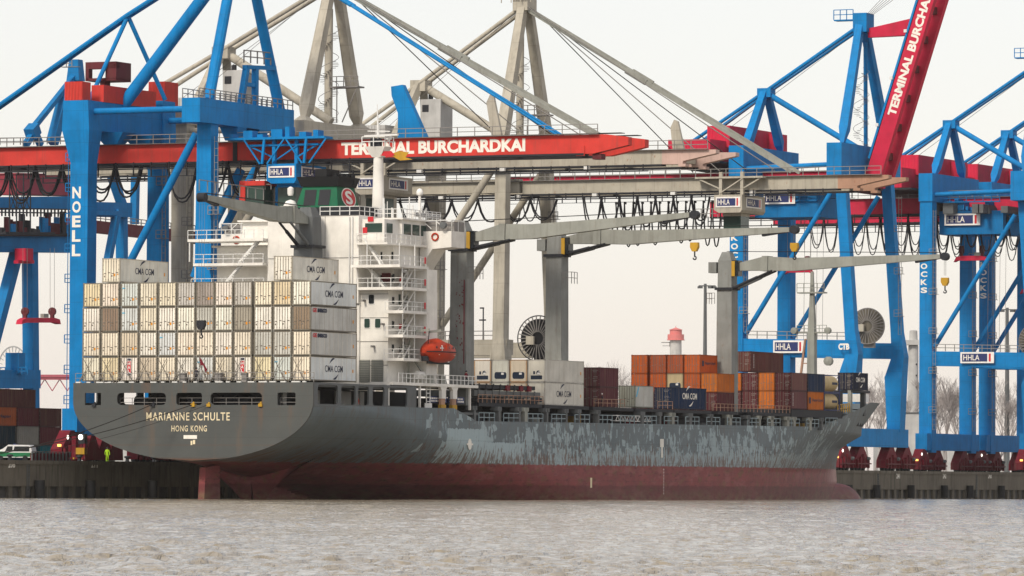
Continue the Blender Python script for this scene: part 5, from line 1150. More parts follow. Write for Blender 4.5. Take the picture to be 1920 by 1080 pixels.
def blue_crane(label, u0, u1, um, kind, mat='blue', boom_up=False, txt=None, group='container cranes on the quay'):
    g = thing('quay_crane', label, 'quay crane', (-30, um, QZ), group); vw, vl = -21, -39
    N = kind == 'noell'
    if N: zg0, zg1, zb0, zb1, zl0, zl1 = 43.3, 45.7, 47.6, 50.7, 47.2, 51.0
    else: zg0, zg1, zb0, zb1, zl0, zl1 = 50.9, 53.7, 52.4, 57.6, 52.6, 57.6
    for k, u in enumerate((u0, u1)):
        s = -1 if k == 0 else 1
        if N:
            part('leg', MB().post([(vw, u, 8, 2.5, 2.5), (vw, u, 30, 2.3, 2.2), (vw, u, zb0 - .02, 2.0, 2.0)]), mat, g)
            lg = part('leg', MB().post([(vl, u, 8, 2.4, 2.4), (vl, u, 43, 2.6 - .5 * k, 2.4 - .4 * k), (vl - .3, u, 47.2, 4.0, 3.4), (vl - .3, u, zl1 - .02 + (0 if k == 0 else 1.2), 3.6, 3.4)]), mat, g)
        else:
            part('leg', MB().post([(vw + 1.6, u, 11, 2.3, 2.3), (vw + 1.6, u, 20.0, 3.0, 2.8), (vw + 2.3, u, 23.4, 2.2, 2.1), (vw + 1.8, u, 27.5, 1.75, 1.75), (vw, u, zb0 - .02, 1.7, 1.7)]), mat, g)
            lg = part('leg', MB().post([(vl, u, 8, 2.4, 2.4), (vl, u, zl0 - .02, 2.3, 2.3)]), mat, g)
        if txt and k == 0:
            H = 1.5 if N else 1.0; stp = 1.86 if N else 1.42; mb = MB(); zt = 39.9 if N else 43.0
            uf = u - (1.22 if N else 1.16)
            for j, ch in enumerate(txt): lettering(mb, ch, (vl - .95, uf, zt - stp * j - H), W=1.25, H=H, bold=.035, **AFT)
            part('leg_lettering', mb, 'letter_white', lg)
    for v in (vw + (1.5 if not N else 0), vl):
        part('sill_beam', MB().box(v - 1.1, v + 1.1, u0 - 3.2, u1 + 3.2, 8.4, 11.4), mat, g); bogies(g, v, u0, u1)
    for u in (u0, u1):
        if N: part('portal_beam', MB().box(vl, vw, u - 1, u + 1, 16.5, 19), mat, g)
        else:
            o_ = 3.2 * 0
            b = part('portal_beam', MB().add([(vl, u - 1, 23.4), (vl, u + 1, 23.4), (vl, u + 1, 26.0), (vl, u - 1, 26.0), (vw + 3, u - 1, 23.0), (vw + 3, u + 1, 23.0), (vw + 3, u + 1, 25.6), (vw + 3, u - 1, 25.6)], [(0, 1, 2, 3), (4, 7, 6, 5), (0, 4, 5, 1), (1, 5, 6, 2), (2, 6, 7, 3), (3, 7, 4, 0)]), mat, g)
        part('diagonal_brace', MB().tube([(vw - 1.6, u - .1, zb0 - 1.2 if N else 50), (vl + 1.4, u - .3, 20.5 if N else 26.8)], .50 if N else .42, 12), mat, g, smooth=True)
        part('tie_pipe', MB().tube([(vl, u, 49.6 if N else 53.8), (vw, u - .1, 49.6 if N else 54.3)], .42, 10), mat, g, smooth=True)
    part('waterside_beam', MB().box(vw - 1.3, vw + 1.3, u0 - (4.6 if N else 3.4), u1 + (1.4 if N else 2.6), zb0, zb1), mat, g)
    part('landside_beam', MB().box(vl - 1.3, vl + 1.3, u0 - 1.4, u1 + 2, zl0, zl1), mat, g)
    zap = 71.9 if N else 78.0; ump = um
    for k, u in enumerate((u0, u1)):
        s = -1 if k == 0 else 1; uu = u
        a = Vector((vw, uu - s * .2, zb1)); b = Vector((vw - .6, ump + s * .9, zap)); mb = MB()
        if N: mb.tube([a, b], .72, 12, r2=.66)
        else: mb.beam(a, a.lerp(b, .12), .6, .6, 1.5, 1.5); mb.beam(a.lerp(b, .12), b, 1.5, 1.5, 1.2, 1.2)
        part('a_frame_leg', mb, mat, g)
    mb = MB(); mb.box(vw - 1.6, vw + .8, ump - 1.7, ump + 1.7, zap - 1.5, zap + 1.6); mb.railing([(vw - 5, ump - 1.6, zap + .6), (vw - 1.6, ump - 1.6, zap + .6)], 1.6, 1.1, .06); mb.box(vw - 5, vw - 1.6, ump - 1.6, ump, zap + .4, zap + .6); part('a_frame_head', mb, mat, g)
    if N:
        for s in (-1,): part('strut', MB().tube([(vw - .8, um, zap - 1), (vl, um - 1.5, zl1 - 1.2)], .85, 12), mat, g, smooth=True)
        nd_ = Vector((-38.2, um, 62.7))
        for p in ((-41.0, um - 5, 51.5), (-35.3, um + 5, 52.0)): part('rear_frame_leg', MB().tube([nd_, p], .3, 8), mat, g, smooth=True)
        for s in (-.35, .35): part('back_stay', MB().tube([(vw, um + s, zap), nd_ + Vector((0, s, 0)), (-62.0, um + s, 48.6)], .34, 8), mat, g, smooth=True)
        for s in (-1, 1):
            p = Vector((vw + .5, um + s * .4, zap)); q = Vector((23.7, um + s * .9, 45.8)); mb = MB(); mb.tube([p, q], .17, 8); mb.tube([p, p.lerp(q, .34)], .24, 8); part('forestay', mb, mat, g, smooth=True)
    else:
        bv, bz = -38.7, 67.0
        for k, u in enumerate((u0 + 3.0, u1 - 2.6)):
            s = -1 if k == 0 else 1; a = Vector((vl, u, zl1)); b = Vector((bv, um + s * .6, bz)); mb = MB(); mb.beam(a, a.lerp(b, .14), .6, .6, 1.35, 1.35); mb.beam(a.lerp(b, .14), b, 1.35, 1.35, 1.1, 1.1); part('rear_frame_leg', mb, mat, g)
        part('rear_frame_head', MB().box(bv - 1.1, bv + 1.3, um - 1.1, um + 1.1, bz - .8, bz + .7), mat, g)
        part('strut', MB().tube([(bv, um, bz), (vw, um - 3, zb1 - .4)], .5, 12), mat, g, smooth=True)
        for s in (-1, 1): part('back_stay', MB().tube([(vw, ump + s, zap), (bv, um + s * .8, bz)], .30, 10), mat, g, smooth=True); part('back_stay', MB().tube([(bv, um + s * .8, bz), (-56, um + s * 2, 56)], .30, 10), mat, g, smooth=True)
        part('lift_column', MB().tube([(vw - .5, ump + 1.5, zb1), (vw - .5, ump + 1.2, zap - 3)], .35, 10), mat, g, smooth=True); helix(g, vw - .9, ump + .4, zb1, zap - 8, 1.3)
        for k in range(5): part('hoist_rope', MB().tube([(vw + .2, ump - 1 + .5 * k, zap + 1), (vw + 9 + k * 1.0, ump - 1 + .5 * k, zap + 9.5)], .04, 4), 'wire', g)
        for k in range(2): part('hoist_rope', MB().tube([(vw, ump + k, zap), (-52 + 2 * k, um, 58)], .04, 4), 'wire', g)
    # girders
    gv0 = -66 if N else -84; gtip = 34.6
    for k, u in enumerate((um - 2.9, um + 2.3)):
        end = vw + 4 if (boom_up) else gtip
        if N:
            part('girder', MB().box(gv0, -20.6, u - .6, u + .6, zg0, zg1), 'red', g)
            b = part('boom', MB().prism([(-20.3, zg0), (gtip - 4.8, zg0 - .1), (gtip, zg1 - 1.5), (gtip, zg1 - .5), (gtip - 3, zg1 - .12), (-20.3, zg1)], 'u', u - .6, u + .6), 'red', g)
            if k == 0:
                mb = MB(); p0 = onU(640, 290, u - .6); p1 = onU(985, 265, u - .6)
                lettering(mb, 'TERMINAL BURCHARDKAI', (p0.x, u - .6, zg0 + .36), W=p1.x - p0.x, H=1.66, bold=.045, **AFT); part('boom_lettering', mb, 'letter_white', b)
                mb = MB(); mb.box(27.5, 28.7, u - .72, u - .6, zg0 - .35, zg0 + .9); part('boom_bracket', mb, 'red', b); part('boom_bracket', MB().box(29.6, 30.8, u - .3, u + 1, zg0 - .8, zg0 - .1), 'maroon', b)
            mb = MB(); mb.box(gv0, gtip - 6, u - .8, u + .8, zg0 - .28, zg0 - .02); mb.box(gv0, gtip - 1, u - .66, u + .66, zg1 - .01, zg1 + .07); mb.box(-20.75, -20.15, u - .7, u + .7, zg0 - .2, zg1 + .3); part('trolley_rail', mb, 'dark', g)
        else:
            part('girder', MB().box(gv0, vw + 2.4, u - .65, u + .65, zg0, zg1), 'machine_red', g)
            mb = MB(); mb.box(gv0, vw + 2, u - .8, u + .8, zg0 - .28, zg0 - .02); part('trolley_rail', mb, 'dark', g)
            if boom_up:
                a = Vector((vw + 2.6, u, 52.2)); b = a + Vector((20.0, 0, 62.0)); d_ = (b - a).normalized()
                mb = MB(); nrm = Vector((d_.z, 0, -d_.x)); w_ = 1.28
                q = [a + nrm * w_, a - nrm * w_, b - nrm * w_, b + nrm * w_]; mb.frustum([Vector((x.x, u - .65, x.z)) for x in q], [Vector((x.x, u + .65, x.z)) for x in q]); bo = part('boom', mb, 'machine_red', g)
                mb = MB(); 
                if k == 0:
                    s0 = a + d_ * 10.8 + nrm * (.75); mb2 = MB(); lettering(mb2, 'TERMINAL BURCHARDKAI', Vector((s0.x, u - .65, s0.z)), xd=d_, yd=-nrm, W=26.0, H=1.5, nrm=Vector((0, -1, 0)), bold=.045); part('boom_lettering', mb2, 'letter_white', bo)
                    mb2 = MB(); mb2.beam(a + d_ * 3 - nrm * 1.65 + Vector((0, -.3, 0)), b - nrm * 1.65 + Vector((0, -.3, 0)), .5, .35); part('folded_stay', mb2, mat, bo)
                    for j in range(7): part('lamp', MB().box(*(sorted((( a + d_ * (9 + 8 * j) - nrm * 2.3).x, (a + d_ * (9 + 8 * j) - nrm * 2.3).x + .5))), u - .8, u - .5, (a + d_ * (9 + 8 * j)).z, (a + d_ * (9 + 8 * j)).z + .5), 'rail_white', bo)
                else:
                    mb2 = MB()
                    for j in range(12): c_ = a + d_ * (4 + 5 * j); mb2.beam(Vector((c_.x, u - 4.3, c_.z)), Vector((c_.x, u - .7, c_.z)), .8, 1.2)
                    part('cross_tie', mb2, 'maroon', bo)
            else:
                b = part('boom', MB().box(vw + 2.8, gtip, u - .65, u + .65, zg0, zg1), 'machine_red', g)
    if boom_up:
        mb = MB(); mb.frustum([(vw + .6, ump - .5, zap - 2.4), (vw + .6, ump + .5, zap - 2.4), (vw + .6, ump + .5, zap - .9), (vw + .6, ump - .5, zap - .9)], [(vw + 9.0, ump - 1, zap - 2.2), (vw + 9.0, ump + 1, zap - 2.2), (vw + 9.0, ump + 1, zap + .6), (vw + 9.0, ump - 1, zap + .6)]); part('boom_catch', mb, 'machine_red', g)
    for q in np.arange(gv0 + 2, (vw if not N else gtip - 4), 9): part('cross_tie', MB().box(q, q + .6, um - 2.2, um + 1.6, zg0 + .4, zg1 - .4), 'maroon', g)
    mb = MB(); mb.railing([(gv0, um - 3.9, zg1), (gtip - 4 if N else vw, um - 3.9, zg1)], 1.15, 2.4, .045); mb.box(gv0, gtip - 4 if N else vw, um - 4.1, um - 3.5, zg1 - .06, zg1 + .0); part('walkway_railing', mb, 'rail', g)
    mb = MB(); mb.box(gv0, -3 if N else vw, um - 4.6, um - 4.4, zg0 - .95, zg0 - .8); mb.box(gv0, -3 if N else vw, um - 4.6, um - 4.4, zg0 - 1.9, zg0 - 1.82)
    for q in np.arange(gv0, -3 if N else vw, 2.6): mb.box(q, q + .12, um - 4.6, um - 4.4, zg0 - 1.85, zg0)
    part('festoon_rail', mb, 'dark', g)
    # machinery
    if N:
        for (a, b, ua, ub, z0, z1) in ((-41.0, -38.4, 41.2, 43.4, zl1 + .0, 53.4), (-40.3, -37.8, 62.4, 66, zl1, 54.8)):
            h = part('machine_house', MB().box(a, b, ua, ub, z0, z1), 'red', g); mb = MB()
            for q in np.arange(a + .1, b, .45): mb.box(q, q + .16, ua - .05, ua, z0 + .05, z1 - .05)
            part('cladding_rib', mb, 'red', h)
        part('machine_house', MB().box(-39.4, -37.6, 45.4, 59.5, zl1, 53.2), 'red', g)
        wa = onU(160, 150, 50); wb = onU(218, 115, 50); t = part('winch_house', MB().box(wa.x, wb.x, 50, 51, wb.z - .9, wb.z).box(wa.x, wa.x + .5, 50, 51, wa.z, wb.z - .9).box(wb.x - 1.6, wb.x, 50, 54, wa.z, wb.z).box(wa.x, wb.x, 50, 54, wa.z - .15, wa.z + .2), 'maroon', g); part('winch_house_leg', MB().box(wa.x + 1.9, wa.x + 2.6, 50.5, 52, 52.8, wa.z), 'maroon', t)
        mb = MB(); mb.railing([(vw - 1.2, u0 - 4.6, zb1), (vw - 1.2, u1 + 1.2, zb1)], 1.2, 1.4, .05); mb.railing([(vw + 1.2, u0 - 4.6, zb1), (vw + 1.2, u1 + 1.2, zb1)], 1.2, 1.4, .05); part('railing', mb, 'rail', g)
        mb = MB(); mb.beam((vw + .6, 50.6, zb1), (vw + .6, 52.2, 55.6), .7, .7); mb.beam((vw + .6, 54.6, zb1), (vw + .6, 54.6, 55.6), .7, .7); mb.beam((vw + .6, 51.6, 55.5), (vw + .6, 60, 55.9), .6, .5); mb.beam((vw + .6, 51.3, 53.3), (vw + .6, 54.6, 53.3), .5, .5); part('winch_frame', mb, mat, g)
        mb = MB(); mb.railing([(vw + .3, 52, 56.1), (vw + .3, 59.5, 56.3)], 1.6, 1.6, .07); part('railing', mb, 'rail', g)
        mb = MB()
        for q in (42.8, 62.9): mb.frustum(MB().rect(vw, q - 7 if q > 50 else q + 7, 45.9, 1.6, 1.6), MB().rect(vw, q - 7 if q > 50 else q + 7, zb0, 2.6, 2.6))
        part('girder_hanger', mb, mat, g)
        for q in (49, 57): part('girder_hanger', MB().post([(vl + 1, q, zg1, 2, 2), (vl + 1, q, zl0, 4.4, 3.4)]), mat, g)
        mb = MB()
        for k in range(9): z = 12 + 3.9 * k; mb.box(vl - 2.3, vl - 1.4, u0 - .6, u0 + .6, z, z + .08); mb.railing([(vl - 2.3, u0 - .6, z), (vl - 1.4, u0 - .6, z)], 1.1, .9, .05)
        mb.box(vl - 1.9, vl - 1.82, u0 - .7, u0 - .62, 10, 47); mb.box(vl - 1.45, vl - 1.37, u0 - .7, u0 - .62, 10, 47); part('access_ladder', mb, 'blue2', g)
    else:
        lo = zl1 - 1.2
        for (a, b, ua, ub, z0, z1) in ((-50, -42.6, u0 - 4, u1 - 9, 55, 58.6), (-46, -42, u0 + 3, u1 + 3, 57.6, 61.2), (-42.0, -40.4, u1 - 1, u1 + 3.5, 57, 60.8)):
            h = part('machine_house', MB().box(a, b, ua, ub, z0, z1), 'machine_red', g); mb = MB()
            for q in np.arange(a + .1, b, .6): mb.box(q, q + .2, ua - .05, ua, z0 + .05, z1 - .05)
            part('cladding_rib', mb, 'machine_red', h)
        part('machine_deck', MB().box(-54, -40.6, u0 - 4.5, u1 + 2, 54.6, 54.95), 'dark', g)
        mb = MB()
        for k in range(12):
            a = R_.uniform(-40, -25); mb.box(a, a + R_.uniform(.6, 2), u0 + R_.uniform(0, 6), u0 + 8, 50.5, 51 + R_.uniform(.4, 1.6))
        part('trolley_machinery', mb, 'grey', g)
    return g
g1 = blue_crane('blue quay crane with NOELL on its leg and a lowered red lettered boom', 42.8, 62.9, 52.8, 'noell', txt='NOELL')
festoon(g1, g1, [-57.5 + 3.95 * i for i in range(7)] , 43.0, 4.6, u=48.5, n=3, r=.13)
festoon(g1, g1, [-30.0 + 4.4 * i for i in range(4)], 43.0, 5.2, u=48.5, n=2, r=.12)
trolley(g1, -14.5, 52.8, 42.6, 'blue', 'blue')
mb = MB(); mb.box(-20, -6, 46, 48.4, 45.7, 46.0)
for k in range(7):
    if k in (1, 4): mb.beam((-19.5 + 2 * k, 46.1, 45.7), (-17.2 + 2 * k, 46.1, 42.6), .18, .18); mb.beam((-16.6 + 2 * k, 46.1, 45.7), (-16.9 + 2 * k, 46.1, 42.6), .3, .3); mb.beam((-13.8 + 2 * k, 46.1, 45.7), (-16.2 + 2 * k, 46.1, 42.6), .18, .18)
    mb.box(-19.8 + 2 * k, -19.8 + 2 * k + (.5, 1.3, .8, 1.6, .6, 1.0, .7)[k], 46.4, 48, 46, 46 + (.5, .9, .4, 1.0, 1.3, .6, .8)[k])
part('trolley_platform', mb, 'blue', g1); part('cab_frame', MB().box(-18.4, -17.6, 46.6, 50, 37.4, 40.5).box(-18.4, -14.8, 46.6, 50, 39.9, 40.5), 'red', g1)
part('driver_cab', MB().box(-17.6, -15.0, 46.8, 50, 37.2, 39.9), 'glass', g1)
part('hanging_brace', MB().tube([onU(452, 318, 50), onU(395, 430, 50), onU(365, 520, 50)], .62, 10), 'blue', g1, smooth=True)
part('boom_outrigger', MB().prism([(1.9, 45.7), (5.9, 45.7), (2.5, 52.6), (.9, 52.4), (1.0, 51.2), (1.9, 49)], 'u', 51, 52), 'blue', g1)
g4 = blue_crane('blue quay crane lettered KOCKS with its red boom raised, behind the ship\'s bow', 262.0, 282.7, 272.5, 'kocks', boom_up=True, txt='KOCKS')
festoon(g4, g4, [-83 + 3.0 * i for i in range(4)], 50, 4.5, u=266, n=1)
g5 = blue_crane('blue KOCKS crane with a white HHLA board on its portal, right of the raised boom', 349.4, 369.8, 359.8, 'kocks', txt='KOCKS')
g6 = blue_crane('blue quay crane cut off by the right edge, its lettered leg between two others', 380.0, 400.4, 390.2, 'kocks', txt='KOCKS')
for g, um, a0, n_ in ((g5, 359.8, -64, 17), (g6, 390.2, -62, 12)):
    festoon(g, g, [a0 + 2.7 * i for i in range(n_)], 50.2, 6.6, u=um - 4.6, n=2, r=.10)
# HHLA boards: portal beams and trolleys of the blue cranes
def board(g, px0, py0, px1, py1, u):
    a = onU(px0, py1, u); b = onU(px1, py0, u); hhla(g, (a.x, u, a.z), b.x - a.x, b.z - a.z, AFT)
board(g4, 1450, 638, 1508, 662, 260.6); board(g5, 1801, 660, 1864, 681, 347.9)
board(g5, 1771, 400, 1838, 423, 353.0); board(g6, 1879, 413, 1946, 436, 383.5)
board(g4, 1432, 360, 1491, 383, 266)
for g, u, px in ((g5, 353.4, 1771), (g6, 383.9, 1879), (g4, 266.4, 1426)):
    p = onU(px, 440, u); q = onU(px + 70, 395, u); part('trolley_house', MB().box(p.x - 1, q.x + 4, u, u + 9, p.z if g is not g4 else p.z + 2.8, q.z + (0 if g is not g4 else 3.5)), 'blue2', g)
    mb = MB(); mb.box(p.x - 2, q.x + 3.5, u - .4, u, q.z + 1.5, q.z + 1.7); mb.railing([(p.x - 2, u - .4, q.z + 1.7), (q.x + 3.5, u - .4, q.z + 1.7)], 1.1, 1.4, .06)
    for k in range(9): a = p.x - 1 + R_.uniform(0, 9); mb.box(a, a + R_.uniform(.4, 1.6), u + .1, u + 3, q.z + .1, q.z + R_.uniform(.6, 2.6))
    part('trolley_machinery', mb, 'blue2', g)
mb = MB(); a = onU(1565, 657, 262.0)
lettering(mb, 'CTB', onU(1572, 656, 260.1), W=1.9 * 1.0, H=1.05, bold=.06, **AFT); part('portal_lettering', mb, 'letter_white', g4)
reel(g4, -21.5, 275.0, 28.3, 2.95, 'rail', solid=True)
p = onV(1920, 650, -20); reel(g5, -19.8, 352, 27.8, 3.0, 'rail', solid=True)
mb = MB(); mb.railing([(-37, 260.8, 26), (-19, 264, 25.7)], 1.2, 1.6, .06); part('railing', mb, 'rail', g4); mb = MB(); mb.railing([(-37, 348.3, 26), (-19, 351, 25.7)], 1.2, 1.6, .06); part('railing', mb, 'rail', g5)
mb = MB().box(-22.6, -14.6, 266.0, 289.5, 9.4, 12.6); 
# jib ropes of the ship cranes, access ladders and landings on the crane legs, thin hanging ropes
for g, v, u, z0, z1 in ((g1, -19.6, 42.0, 12, 46), (g1, -37.6, 61.4, 24, 46), (g4, -37.5, 260.5, 27, 51), (g4, -18.4, 281.0, 27, 50), (g5, -37.5, 347.9, 12, 51), (g5, -37.5, 368.2, 12, 51), (g6, -37.5, 378.6, 12, 51), (g3, -37.3, 145.5, 23, 46), (g3, -19.4, 145.6, 23, 46), (g2, -37.3, 68.0, 26, 46)):
    mb = MB(); mb.box(v, v + .07, u - .06, u, z0, z1).box(v + .5, v + .57, u - .06, u, z0, z1)
    z = z0
    while z < z1: mb.box(v, v + .57, u - .05, u, z, z + .05); z += .9
    part('access_ladder', mb, 'rail', g)
    for q in range(int((z1 - z0) / 7)): mb = MB(); zz = z0 + 3 + 7 * q; mb.box(v - .4, v + 1.1, u - .9, u, zz, zz + .07); mb.railing([(v - .4, u - .9, zz), (v + 1.1, u - .9, zz)], 1.1, .75, .04); part('ladder_landing', mb, 'rail', g, stuff=True)
for g, u in ((g4, 268.5), (g5, 356), (g6, 386)):
    for k in range(4): part('hoist_rope', MB().tube([(-30 + 1.1 * k, u, 46), (-30.2 + 1.1 * k, u, 24)], .035, 4), 'wire', g)
# spreaders hanging from trolleys
def spreader(px, py, u, g, w=6.0, top=46.0, lab='', L=6):
    c = onU(px, py, u); t = thing('container_spreader', lab, 'spreader', (c.x, u, c.z), 'red container spreaders hanging from cranes')
    mb = MB(); mb.prism([(c.x - w / 2, c.z - .6), (c.x - w / 2 + .5, c.z + .3), (c.x - 1.6, c.z + .5), (c.x + 1.6, c.z + .5), (c.x + w / 2 - .5, c.z + .3), (c.x + w / 2, c.z - .6), (c.x + w / 2 - .7, c.z - .3), (c.x + 1.6, c.z - .35), (c.x - 1.6, c.z - .35), (c.x - w / 2 + .7, c.z - .3)], 'u', u - .6, u + .6); part('spreader_beam', mb, 'machine_red', t)
    for s in (-1, 1):
        mb = MB(); x = c.x + s * w * .3; mb.tube([(x - .3, u, c.z + 1.6), (x + .3, u, c.z + 1.6)], .75, 12); mb.box(x - .25, x + .25, u - .3, u + .3, c.z + .4, c.z + 1.4); part('rope_sheave', mb, 'maroon', t, smooth=True)
        for k in (-.5, .5): part('hoist_wire', MB().tube([(x + k, u, c.z + 1.8), (x + k * 1.2, u, top)], .035, 4), 'wire', t)
    part('control_box', MB().box(c.x + .6, c.x + 1.8, u - .4, u + .4, c.z + .5, c.z + 1.1), 'jib_grey', t)
spreader(1822, 485, 358, g5, 6.5, 46, 'red spreader hanging between the two lettered blue legs at the right')
spreader(1945, 545, 390, g6, 6.5, 46, 'red spreader partly cut off by the right edge')
spreader(1498, 507, 272, g4, 5, 46, 'dark red spreader showing under the forward ship crane jib')

# ------------------------------------------------------------------ far left: an older blue crane behind, drawn at its own distance inland
D0 = -125.0
def L(px, py, d=0): return onV(px, py, D0 - d)
g0 = thing('quay_crane', 'older blue crane with a red machine house, partly hidden behind the NOELL leg', 'quay crane', tuple(L(60, 860)), 'container cranes inland')
def bar(name_, p, q, w, mat='blue2', par=g0, **k): return part(name_, MB().beam(p, q, w, w), mat, par, **k)
bar('leg', L(56, 470), L(60, 880), 1.9); part('leg', MB().beam(L(228, 385, 12), L(230, 700, 12), 1.5, 1.5), 'blue2', g0); bar('leg', L(254, 330, 36), L(252, 420, 36), 1.2)
bar('diagonal_brace', L(34, 462), L(-40, 745), 1.6); bar('diagonal_brace', L(220, 395, 10), L(200, 500, 10), 1.1); bar('diagonal_brace', L(207, 320, 14), L(229, 385, 14), 1.3)
part('portal_beam', MB().beam(L(-20, 711), L(66, 711), 2.0, 2.9), 'blue2', g0); part('portal_beam', MB().beam(L(150, 392, 11), L(238, 394, 11), 2, 2.4), 'blue2', g0); part('portal_beam', MB().beam(L(140, 398, 9), L(225, 400, 9), .7, .7), 'blue2', g0)
part('main_girder', MB().beam(L(-30, 455), L(140, 457), 3.2, 2.9), 'blue2', g0)
part('machinery_floor', MB().beam(L(-30, 440), L(138, 441), 4.0, .5), 'dark', g0)
for k in range(26):
    px_ = -4 + 5.5 * k; h_ = R_.uniform(.6, 3.6); a = L(px_, 438, R_.uniform(-3, 3)); part('machinery_block', MB().box(a.x, a.x + R_.uniform(.3, .8), a.y, a.y + 1.2, a.z, a.z + h_), R_.choice(['dark', 'dark', 'blue2', 'maroon']), g0)
part('machinery_rail', MB().railing([L(-10, 405, -2), L(135, 407, -2)], 1.2, 1.1, .1), 'dark', g0, stuff=True); part('machinery_floor', MB().beam(L(-30, 382), L(142, 380), 3, 2.0), 'blue2', g0)
h = part('machine_house', MB().beam(L(2, 345, 5), L(150, 348, 5), 6, 3.4), 'hazed_red', g0)
part('maroon_cabin', MB().box(L(95, 420, -4).x, L(124, 440, -4).x, L(95, 430, -4).y, L(95, 430, -4).y + 3, L(95, 438, -4).z, L(95, 418, -4).z), 'maroon', g0)
part('trolley_platform', MB().beam(L(3, 437, -5), L(95, 438, -5), 1.5, .4), 'dark', g0)
for px in (18, 31, 44, 57): part('lattice_post', MB().beam(L(px, 325, -6), L(px, 436, -6), .16, .16), 'dark', g0)
mb = MB()
for k in range(3): mb.beam(L(18 + 13 * k, 395, -6), L(31 + 13 * k, 360, -6), .1, .1); mb.beam(L(31 + 13 * k, 395, -6), L(18 + 13 * k, 360, -6), .1, .1)
part('lattice_brace', mb, 'dark', g0)
bar('strut', L(98, 268), L(122, 175), 1.5); bar('strut', L(48, 272), L(66, 243), .9); bar('strut', L(62, 240), L(138, 145), .8); bar('strut', L(62, 240), L(76, 272), .9)
part('strut_head', MB().beam(L(56, 252), L(66, 240), 1.8, 1.8), 'blue2', g0)
part('a_frame_head', MB().post([(L(142, 150).x, L(142, 150).y, L(142, 152).z, 2.3, 2.0), (L(142, 150).x, L(142, 150).y, L(142, 112).z, 1.6, 1.6)]), 'blue2', g0)
mb = MB(); a = L(114, 125); mb.railing([a, a + Vector((2, 0, 0))], 1.0, .8, .06); mb.box(a.x, a.x + 3, a.y, a.y + 1, a.z - .1, a.z); part('head_platform', mb, 'rail', g0)
part('railing', MB().railing([L(0, 272), L(150, 270)], 1.1, 2, .06), 'rail', g0)
part('leg_joint', MB().beam(L(45, 466, -3), L(45, 490, -3), 1.9, 2.4), 'machine_red', g0); part('leg_joint', MB().beam(L(30, 491, -3), L(60, 491, -3), .8, .5), 'machine_red', g0)
mb = MB(); c_ = L(24, 690, 3); r_ = 2.6
mb.tube([c_ + Vector((r_ * math.cos(t), 0, r_ * 1.3 * math.sin(t))) for t in np.linspace(.2, 4.4, 24)], .12, 5); 
for k in range(16): t = .3 + k * .26; mb.beam(c_ + Vector((r_ * .75 * math.cos(t), 0, r_ * .97 * math.sin(t))), c_ + Vector((r_ * math.cos(t), 0, r_ * 1.3 * math.sin(t))), .1, .1)
part('cable_reel', mb, 'cladding', g0)
mb = MB(); a = L(10, 700, 1); mb.box(a.x, a.x + 2.4, a.y, a.y + 2, a.z, a.z + 3.2); mb.railing([(a.x - 2, a.y, a.z - .2), (a.x + 4, a.y, a.z - .2)], 1.1, 1, .07); part('electrical_house', mb, 'blue2', g0)
# its neighbour's maroon boom and the beige girder with the maker's name
gm = thing('boom_of_far_crane', 'far maroon boom lettered TERMINAL BURCHARDKAI seen between the blue legs', 'crane boom', tuple(L(260, 430, 30)))
a = L(130, 420, 30); b = L(420, 452, 30); mb = MB(); mb.beam(a, b, 1.2, 2.1); part('boom', mb, 'maroon', gm)
dd = (b - a).normalized(); up = Vector((0, 0, 1)); s0 = L(238, 442, 31.0) ; mb = MB(); lettering(mb, 'TERMINAL BURCHARDKAI', s0 + Vector((0, -2.6, .1)), xd=dd, yd=up, nrm=Vector((0, -1, 0)), W=18, H=1.35, bold=.03, off=.0); part('boom_lettering', mb, 'letter_white', gm)
part('railing', MB().railing([L(130, 410, 30), L(420, 442, 30)], 1.2, 1.8, .07), 'rail', gm)
ge = thing('girder_of_far_crane', 'pale beige girder with the maker\'s name under the red boom at the left', 'crane girder', tuple(L(200, 316, -60)))
mb = MB(); mb.beam(L(-30, 316, -60), L(330, 316, -60), 1.2, 1.1); part('girder', mb, 'beige', ge)
part('sign_board', MB().beam(L(105, 313, -61), L(225, 313, -61), .9, .9), 'sign_white', ge); mb = MB(); lettering(mb, 'KRANBAU EBERSWALDE', L(118, 317, -61.7) + Vector((0, -.1, 0)), W=7.0, H=.55, bold=.01, **AFT); part('sign_lettering', mb, 'ink', ge)
mb = MB(); mb.beam(L(-30, 328, -60), L(330, 328, -60), .12, .12)
for k in range(14): mb.beam(L(10 + 24 * k, 322, -60), L(10 + 24 * k, 328, -60), .15, .15)
part('cable_rail', mb, 'dark', ge)
t = thing('container_spreader', 'red spreader hanging low beside the NOELL leg at the left', 'spreader', tuple(L(72, 600, -20)), 'red container spreaders hanging from cranes')
q = lambda x, y: L(x, y, -20)
mb = MB(); pts = [q(35, 608), q(37, 600), q(44, 596), q(98, 596), q(107, 599), q(109, 608), q(100, 605), q(44, 605)]; yy = pts[0].x; mb.prism([(p.y, p.z) for p in pts], 'v', yy - .5, yy + .5); part('spreader_beam', mb, 'machine_red', t)
for px in (47, 98):
    c_ = q(px, 584); part('rope_sheave', MB().lathe([(.1, -.25), (.62, -.2), (.62, .2), (.1, .25)], tuple(c_), 12, axis=1), 'maroon', t); part('sheave_bracket', MB().beam(q(px, 586), q(px, 596), .5, .5), 'maroon', t)
    for k in (-4, 4): part('hoist_wire', MB().tube([q(px + k, 583), q(px + k, 465)], .035, 4), 'wire', t)
part('control_box', MB().beam(q(79, 592), q(88, 592), .6, .6), 'jib_grey', t)
